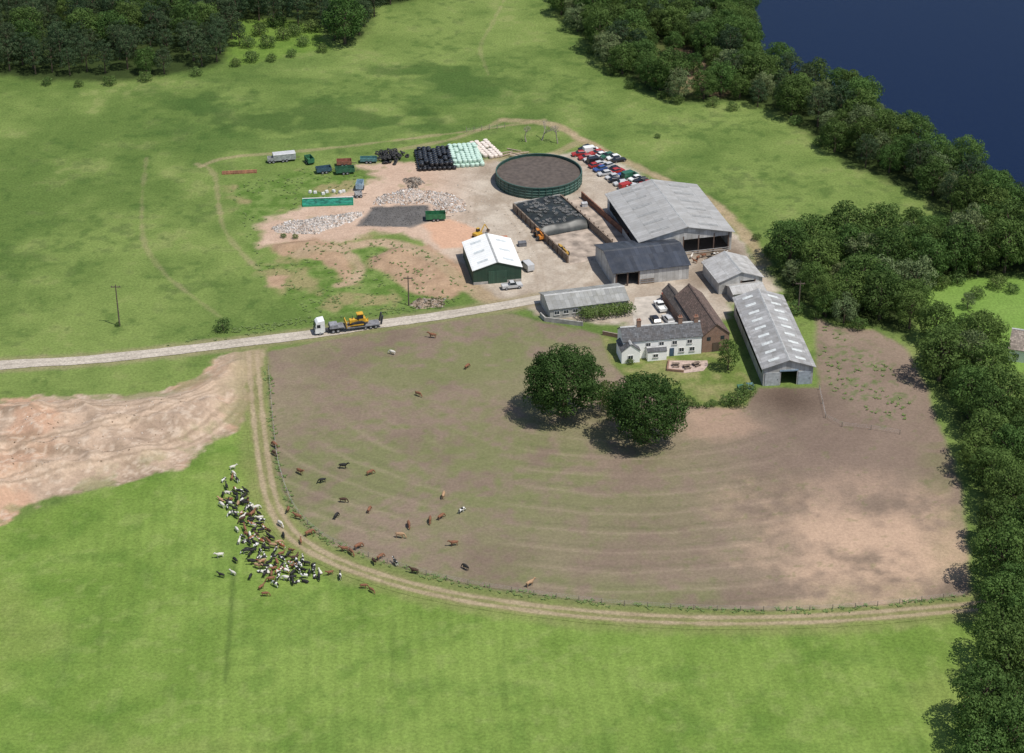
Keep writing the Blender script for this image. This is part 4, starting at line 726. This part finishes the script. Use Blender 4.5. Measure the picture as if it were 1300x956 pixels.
part(cab,'windscreen',MB().add([(-.03,-1.05,1.85),(-.03,1.05,1.85),(.27,1.0,2.8),(.27,-1.0,2.8)],[(0,1,2,3)]).mesh('windscreen',CG)); part(cab,'side_window',MB().box(.5,-1.24,1.9,1.3,-1.225,2.7).mesh('side_window',CG)); part(cab,'side_window',MB().box(.5,1.225,1.9,1.3,1.24,2.7).mesh('side_window',CG))
part(cab,'grille',MB().box(-.05,-.8,.7,.02,.8,1.5).mesh('grille',DM))
for s_ in(-1,1):
    part(cab,'headlight',MB().box(-.03,s_*.95-.15,.6,.05,s_*.95+.15,.8).mesh('headlight',MC['lamp_glass'])); part(cab,'mirror',MB().box(.2,s_*1.35-.1,1.9,.28,s_*1.35+.1,2.4).mesh('mirror',DM))
    part(tx,'ramp',MB().ext([(LT-.9,.85),(LT-.6,.85),(LT-.2,2.9),(LT-.45,2.9)],s_*.85-.35,s_*.85+.35).mesh('ramp',DM))
part(tx,'trailer_deck',MB().box(3.4,-1.25,1.2,6.6,1.25,1.38).ext([(6.3,1.2),(6.6,1.38),(7.4,1.0),(LT-1,1.0),(LT-1,.8),(7.3,.8)],-1.25,1.25).mesh('trailer_deck',mat('deck_grey',(.2,.2,.21),.7,.3)))
part(tx,'side_box',MB().box(3.5,-1.1,1.384,5.4,1.1,2.0,.05).mesh('side_box',mat('load_box',(.25,.25,.27),.7,.3)))
for wx in(1.2,4.2,5.3,LT-4.4,LT-3.2,LT-2.0):
    for sy in(-1.05,1.05): wheel(tx,wx,sy,.5 if wx<6 else .4,.32)
ux=Vector((math.cos(ang),math.sin(ang))); bl=Vector(a)+ux*10.0
YM=mat('dozer_yellow',(.60,.34,.03),.45,.25,1); bd=thing('bulldozer','yellow bulldozer carried on the low-loader trailer','bulldozer',(bl.x,bl.y),ang,z=1.11)
for sy in(-.9,.9):
    tk_=part(bd,'track',MB().ext([(-1.7,.25),(-1.4,0),(1.3,0),(1.7,.25),(1.75,.7),(.9,1.15),(-.2,1.1),(-1.5,.85)],sy-.28,sy+.28).mesh('track',RUB)); part(tk_,'track_frame',MB().box(-1.2,sy-.3,.3,1.2,sy+.3,.6).mesh('track_frame',YM))
part(bd,'body',MB().box(-1.9,-.6,.6,.2,.6,1.5,.05).box(.2,-.7,.6,1.9,.7,1.7,.06).mesh('body',YM,bevel=.05))
cb=part(bd,'cab',MB().box(-.1,-.68,1.7,1.3,.68,2.65,.08).mesh('cab',CG)); part(cb,'cab_roof',MB().box(-.15,-.72,2.655,1.35,.72,2.8).mesh('cab_roof',YM))
part(bd,'exhaust',MB().cyl((-1.1,0,1.5),(-1.1,0,2.3),.08,n=8).mesh('exhaust',DM)); part(bd,'blade',MB().ext([(-2.75,.1),(-2.55,.1),(-2.75,.7),(-2.6,1.3),(-2.8,1.35),(-2.95,.7)],-1.55,1.55).box(-2.6,-1.2,.3,-1.2,-1.19,.5).box(-2.6,1.19,.3,-1.2,1.2,.5).mesh('blade',YM)); part(bd,'ripper',MB().box(1.9,-.5,.6,2.5,.5,.85).box(2.3,-.08,.1,2.5,.08,1.3).mesh('ripper',YM))
def crate(u,v,sx,sy,sz,c,name,label,ang=.2):
    x,y=G(u,v); mm=mat('crate_%d'%int(sum(c)*1000+sx*10),c,.7,.3,1.5); e=thing(name,label,name.replace('_',' '),(x,y),ang); part(e,'body',MB().box(-sx/2,-sy/2,0,sx/2,sy/2,sz,.02).mesh('body',mm,bevel=.04)); part(e,'lid',MB().box(-sx/2-.04,-sy/2-.04,sz+.003,sx/2+.04,sy/2+.04,sz+.1,.06).mesh('lid',mm))
crate(806,248,2.4,1.6,1.2,(.6,.6,.58),'storage_box','white storage box beside the barn'); crate(640,305,1.6,1.2,.9,(.5,.2,.1),'storage_box','orange storage box near the green shed'); crate(663,312,2,1.4,1,(.15,.15,.16),'storage_box','dark storage box near the green shed')
crate(940,496,1.4,1.2,1.2,(.06,.15,.09),'storage_box','green bin at the garden edge'); crate(742,262,1.5,1.2,1,(.5,.5,.5),'storage_box','pale box behind the clamp'); crate(952,494,1.4,1.2,1.2,(.1,.2,.28),'storage_box','blue bin at the garden edge')
# ---------------- cattle ----------------
def cowmesh(pose):
    V=[];E=[];Rr=[]
    def v(p,r,par=None):
        V.append(p);Rr.append(r)
        if par is not None:E.append((par,len(V)-1))
        return len(V)-1
    dz={'stand':0,'graze':0,'lie':-.68}[pose]
    p0=v((-.72,0,1.12+dz),(.29,.27)); p1=v((-.2,0,1.06+dz),(.35,.36),p0); p2=v((.4,0,1.07+dz),(.31,.36),p1); p3=v((.72,0,1.2+dz),(.17,.24),p2)
    if pose=='graze': n1=v((1.0,0,.95),(.12,.16),p3); hd=v((1.22,0,.55),(.12,.12),n1); mz=v((1.38,0,.16),(.075,.075),hd); ey=(1.15,.24,.62)
    else: n1=v((.95,0,1.42+dz),(.12,.16),p3); hd=v((1.15,0,1.52+dz),(.12,.12),n1); mz=v((1.5,0,1.32+dz),(.075,.075),hd); ey=(1.08,.26,1.58+dz)
    for s in(-1,1):
        v((ey[0],s*ey[1],ey[2]),(.03,.05),hd)
        if pose=='lie':
            a=v((-.7,s*.28,.3),(.13,.13),p0); b=v((-.2,s*.42,.16),(.08,.08),a); c=v((-.55,s*.45,.07),(.05,.05),b)
            a=v((.45,s*.26,.26),(.11,.11),p2); b=v((.8,s*.32,.1),(.06,.06),a); c=v((.5,s*.36,.06),(.05,.05),b)
        else:
            a=v((-.74,s*.2,.88),(.14,.12),p0); b=v((-.62,s*.22,.68),(.1,.09),a); c=v((-.84,s*.22,.44),(.055,.055),b); d=v((-.78,s*.22,.1),(.045,.045),c); v((-.74,s*.22,.0),(.055,.055),d)
            a=v((.46,s*.2,.82),(.12,.1),p2); b=v((.48,s*.2,.42),(.055,.055),a); d=v((.46,s*.2,.1),(.045,.045),b); v((.49,s*.2,0),(.055,.055),d)
    t_=v((-1.0,0,1.16+dz),(.04,.04),p0); v((-1.1,0,max(.25,.62+dz)),(.03,.03),t_)
    me=bpy.data.meshes.new('c'); me.from_pydata(V,E,[]); o=bpy.data.objects.new('c',me); link(o)
    sm=o.modifiers.new('s','SKIN'); ss=o.modifiers.new('u','SUBSURF'); ss.levels=1; ss.render_levels=1
    for i,r in enumerate(Rr): me.skin_vertices[0].data[i].radius=r
    me.skin_vertices[0].data[0].use_root=True
    bpy.context.view_layer.update(); dg=bpy.context.evaluated_depsgraph_get(); m2=bpy.data.meshes.new_from_object(o.evaluated_get(dg)); bpy.data.objects.remove(o)
    m2.name='cow'; m2.materials.clear(); m2.materials.append(MC['bark']); m2.polygons.foreach_set('use_smooth',[True]*len(m2.polygons)); return m2
CM={k:cowmesh(k) for k in('stand','graze','lie')}
def patch(name,c1,c2,th=.5):
    m,t,b=newmat(name); tc=t.nodes.new('ShaderNodeTexCoord'); oi=t.nodes.new('ShaderNodeObjectInfo'); ad=t.nodes.new('ShaderNodeVectorMath'); t.links.new(tc.outputs['Object'],ad.inputs[0])
    sc=t.nodes.new('ShaderNodeVectorMath'); sc.operation='SCALE'; sc.inputs['Scale'].default_value=9; cb=t.nodes.new('ShaderNodeCombineXYZ'); t.links.new(oi.outputs['Random'],cb.inputs[0]); t.links.new(oi.outputs['Random'],cb.inputs[2]); t.links.new(cb.outputs[0],sc.inputs[0]); t.links.new(sc.outputs[0],ad.inputs[1])
    nz=t.nodes.new('ShaderNodeTexNoise'); nz.inputs['Scale'].default_value=1.1; nz.inputs['Detail'].default_value=1; t.links.new(ad.outputs[0],nz.inputs['Vector']); r=t.nodes.new('ShaderNodeValToRGB'); r.color_ramp.elements[0].position=th-.02; r.color_ramp.elements[1].position=th+.02; r.color_ramp.elements[0].color=(*c1,1); r.color_ramp.elements[1].color=(*c2,1)
    t.links.new(nz.outputs['Fac'],r.inputs[0]); t.links.new(r.outputs[0],b.inputs['Base Color']); b.inputs['Roughness'].default_value=.8; return m
HI={'black':mat('hide_black',(.014,.013,.012),.75,.3,3),'brown':mat('hide_brown',(.22,.095,.048),.8,.3,3),'tan':mat('hide_tan',(.40,.25,.14),.8,.2,3),'white':mat('hide_white',(.62,.58,.52),.8,.15,3),'dark brown':mat('hide_dark',(.07,.035,.02),.8,.3,3),
 'black and white':patch('hide_bw',(.015,.014,.013),(.68,.66,.62),.53),'brown and white':patch('hide_rw',(.25,.09,.035),(.66,.62,.56),.54)}
PN={'stand':'standing','graze':'grazing','lie':'lying down'}
def cow(x,y,cn,pose,where,grp,s=None):
    o=top('cow',CM[pose],'%s cow %s %s'%(cn,PN[pose],where),'cow',(x,y,h1(x,y)+.02),R.uniform(0,6.28),group=grp); setmat(o,HI[cn]); s=s or R.uniform(.66,.86); o.scale=(s,s,s)
for u,v,c in [(498,450,'white'),(549,429,'brown'),(593,468,'brown'),(531,503,'brown'),(349,568,'brown'),(348,578,'dark brown'),(381,602,'brown'),(409,613,'black'),(436,595,'black'),(470,603,'brown'),(436,638,'dark brown'),(427,658,'black'),(469,650,'brown'),(563,632,'tan'),(586,651,'black and white'),(519,669,'brown'),(508,683,'tan'),(546,663,'brown'),(560,659,'brown'),(576,693,'brown'),(591,723,'black'),(673,744,'tan'),(366,650,'brown'),(378,659,'brown'),(393,680,'brown'),(437,700,'brown'),(446,704,'brown'),(455,697,'brown'),(475,716,'dark brown'),(483,710,'brown'),(502,717,'black and white'),(526,728,'dark brown')]:
    x,y=G(u,v); cow(x,y,c,R.choice(['stand','graze','graze']),'in the bare field','cattle scattered over the field',R.uniform(.78,.95))
HERD=GL([(280,632),(294,622),(312,626),(333,655),(346,684),(368,700),(392,714),(410,728),(388,740),(345,740),(325,722),(310,700),(306,665),(280,645)])
hc=['black']*9+['white']*2+['black and white']*7+['brown']*3+['brown and white']*2+['tan','dark brown']
for x,y in poisson(HERD,1.15,125,77):
    cow(x,y,R.choice(hc),R.choice(['stand','stand','graze','lie']),'in the crowded herd','herd gathered beside the track')
for u,v,c in [(296,596,'white'),(297,604,'white'),(301,612,'black and white'),(288,621,'black'),(279,708,'white'),(301,675,'white'),(281,733,'black'),(296,730,'white'),(332,748,'brown'),(337,757,'brown'),(333,716,'tan'),(295,609,'brown'),(432,735,'black and white'),(462,747,'brown'),(472,752,'brown'),(405,735,'black'),(419,730,'brown'),(304,690,'white'),(299,714,'black'),(372,742,'black'),(284,612,'black and white'),(310,640,'black'),(298,655,'white'),(350,745,'black and white'),(318,735,'black'),(290,640,'black'),(382,690,'brown'),(360,682,'black'),(356,668,'white')]:
    x,y=G(u,v); cow(x,y,c,R.choice(['stand','graze']),'on green grass near the herd','herd gathered beside the track')
for u,v,c in [(878,328,'white'),(886,330,'brown'),(893,327,'brown'),(900,329,'black'),(906,326,'black and white'),(913,328,'brown'),(920,325,'white'),(882,334,'brown'),(896,334,'white'),(908,333,'brown'),(918,331,'brown')]:
    x,y=G(u,v); cow(x,y,c,'stand','outside the cattle barn','cattle at the barn')
print('OBJS',len(bpy.data.objects))
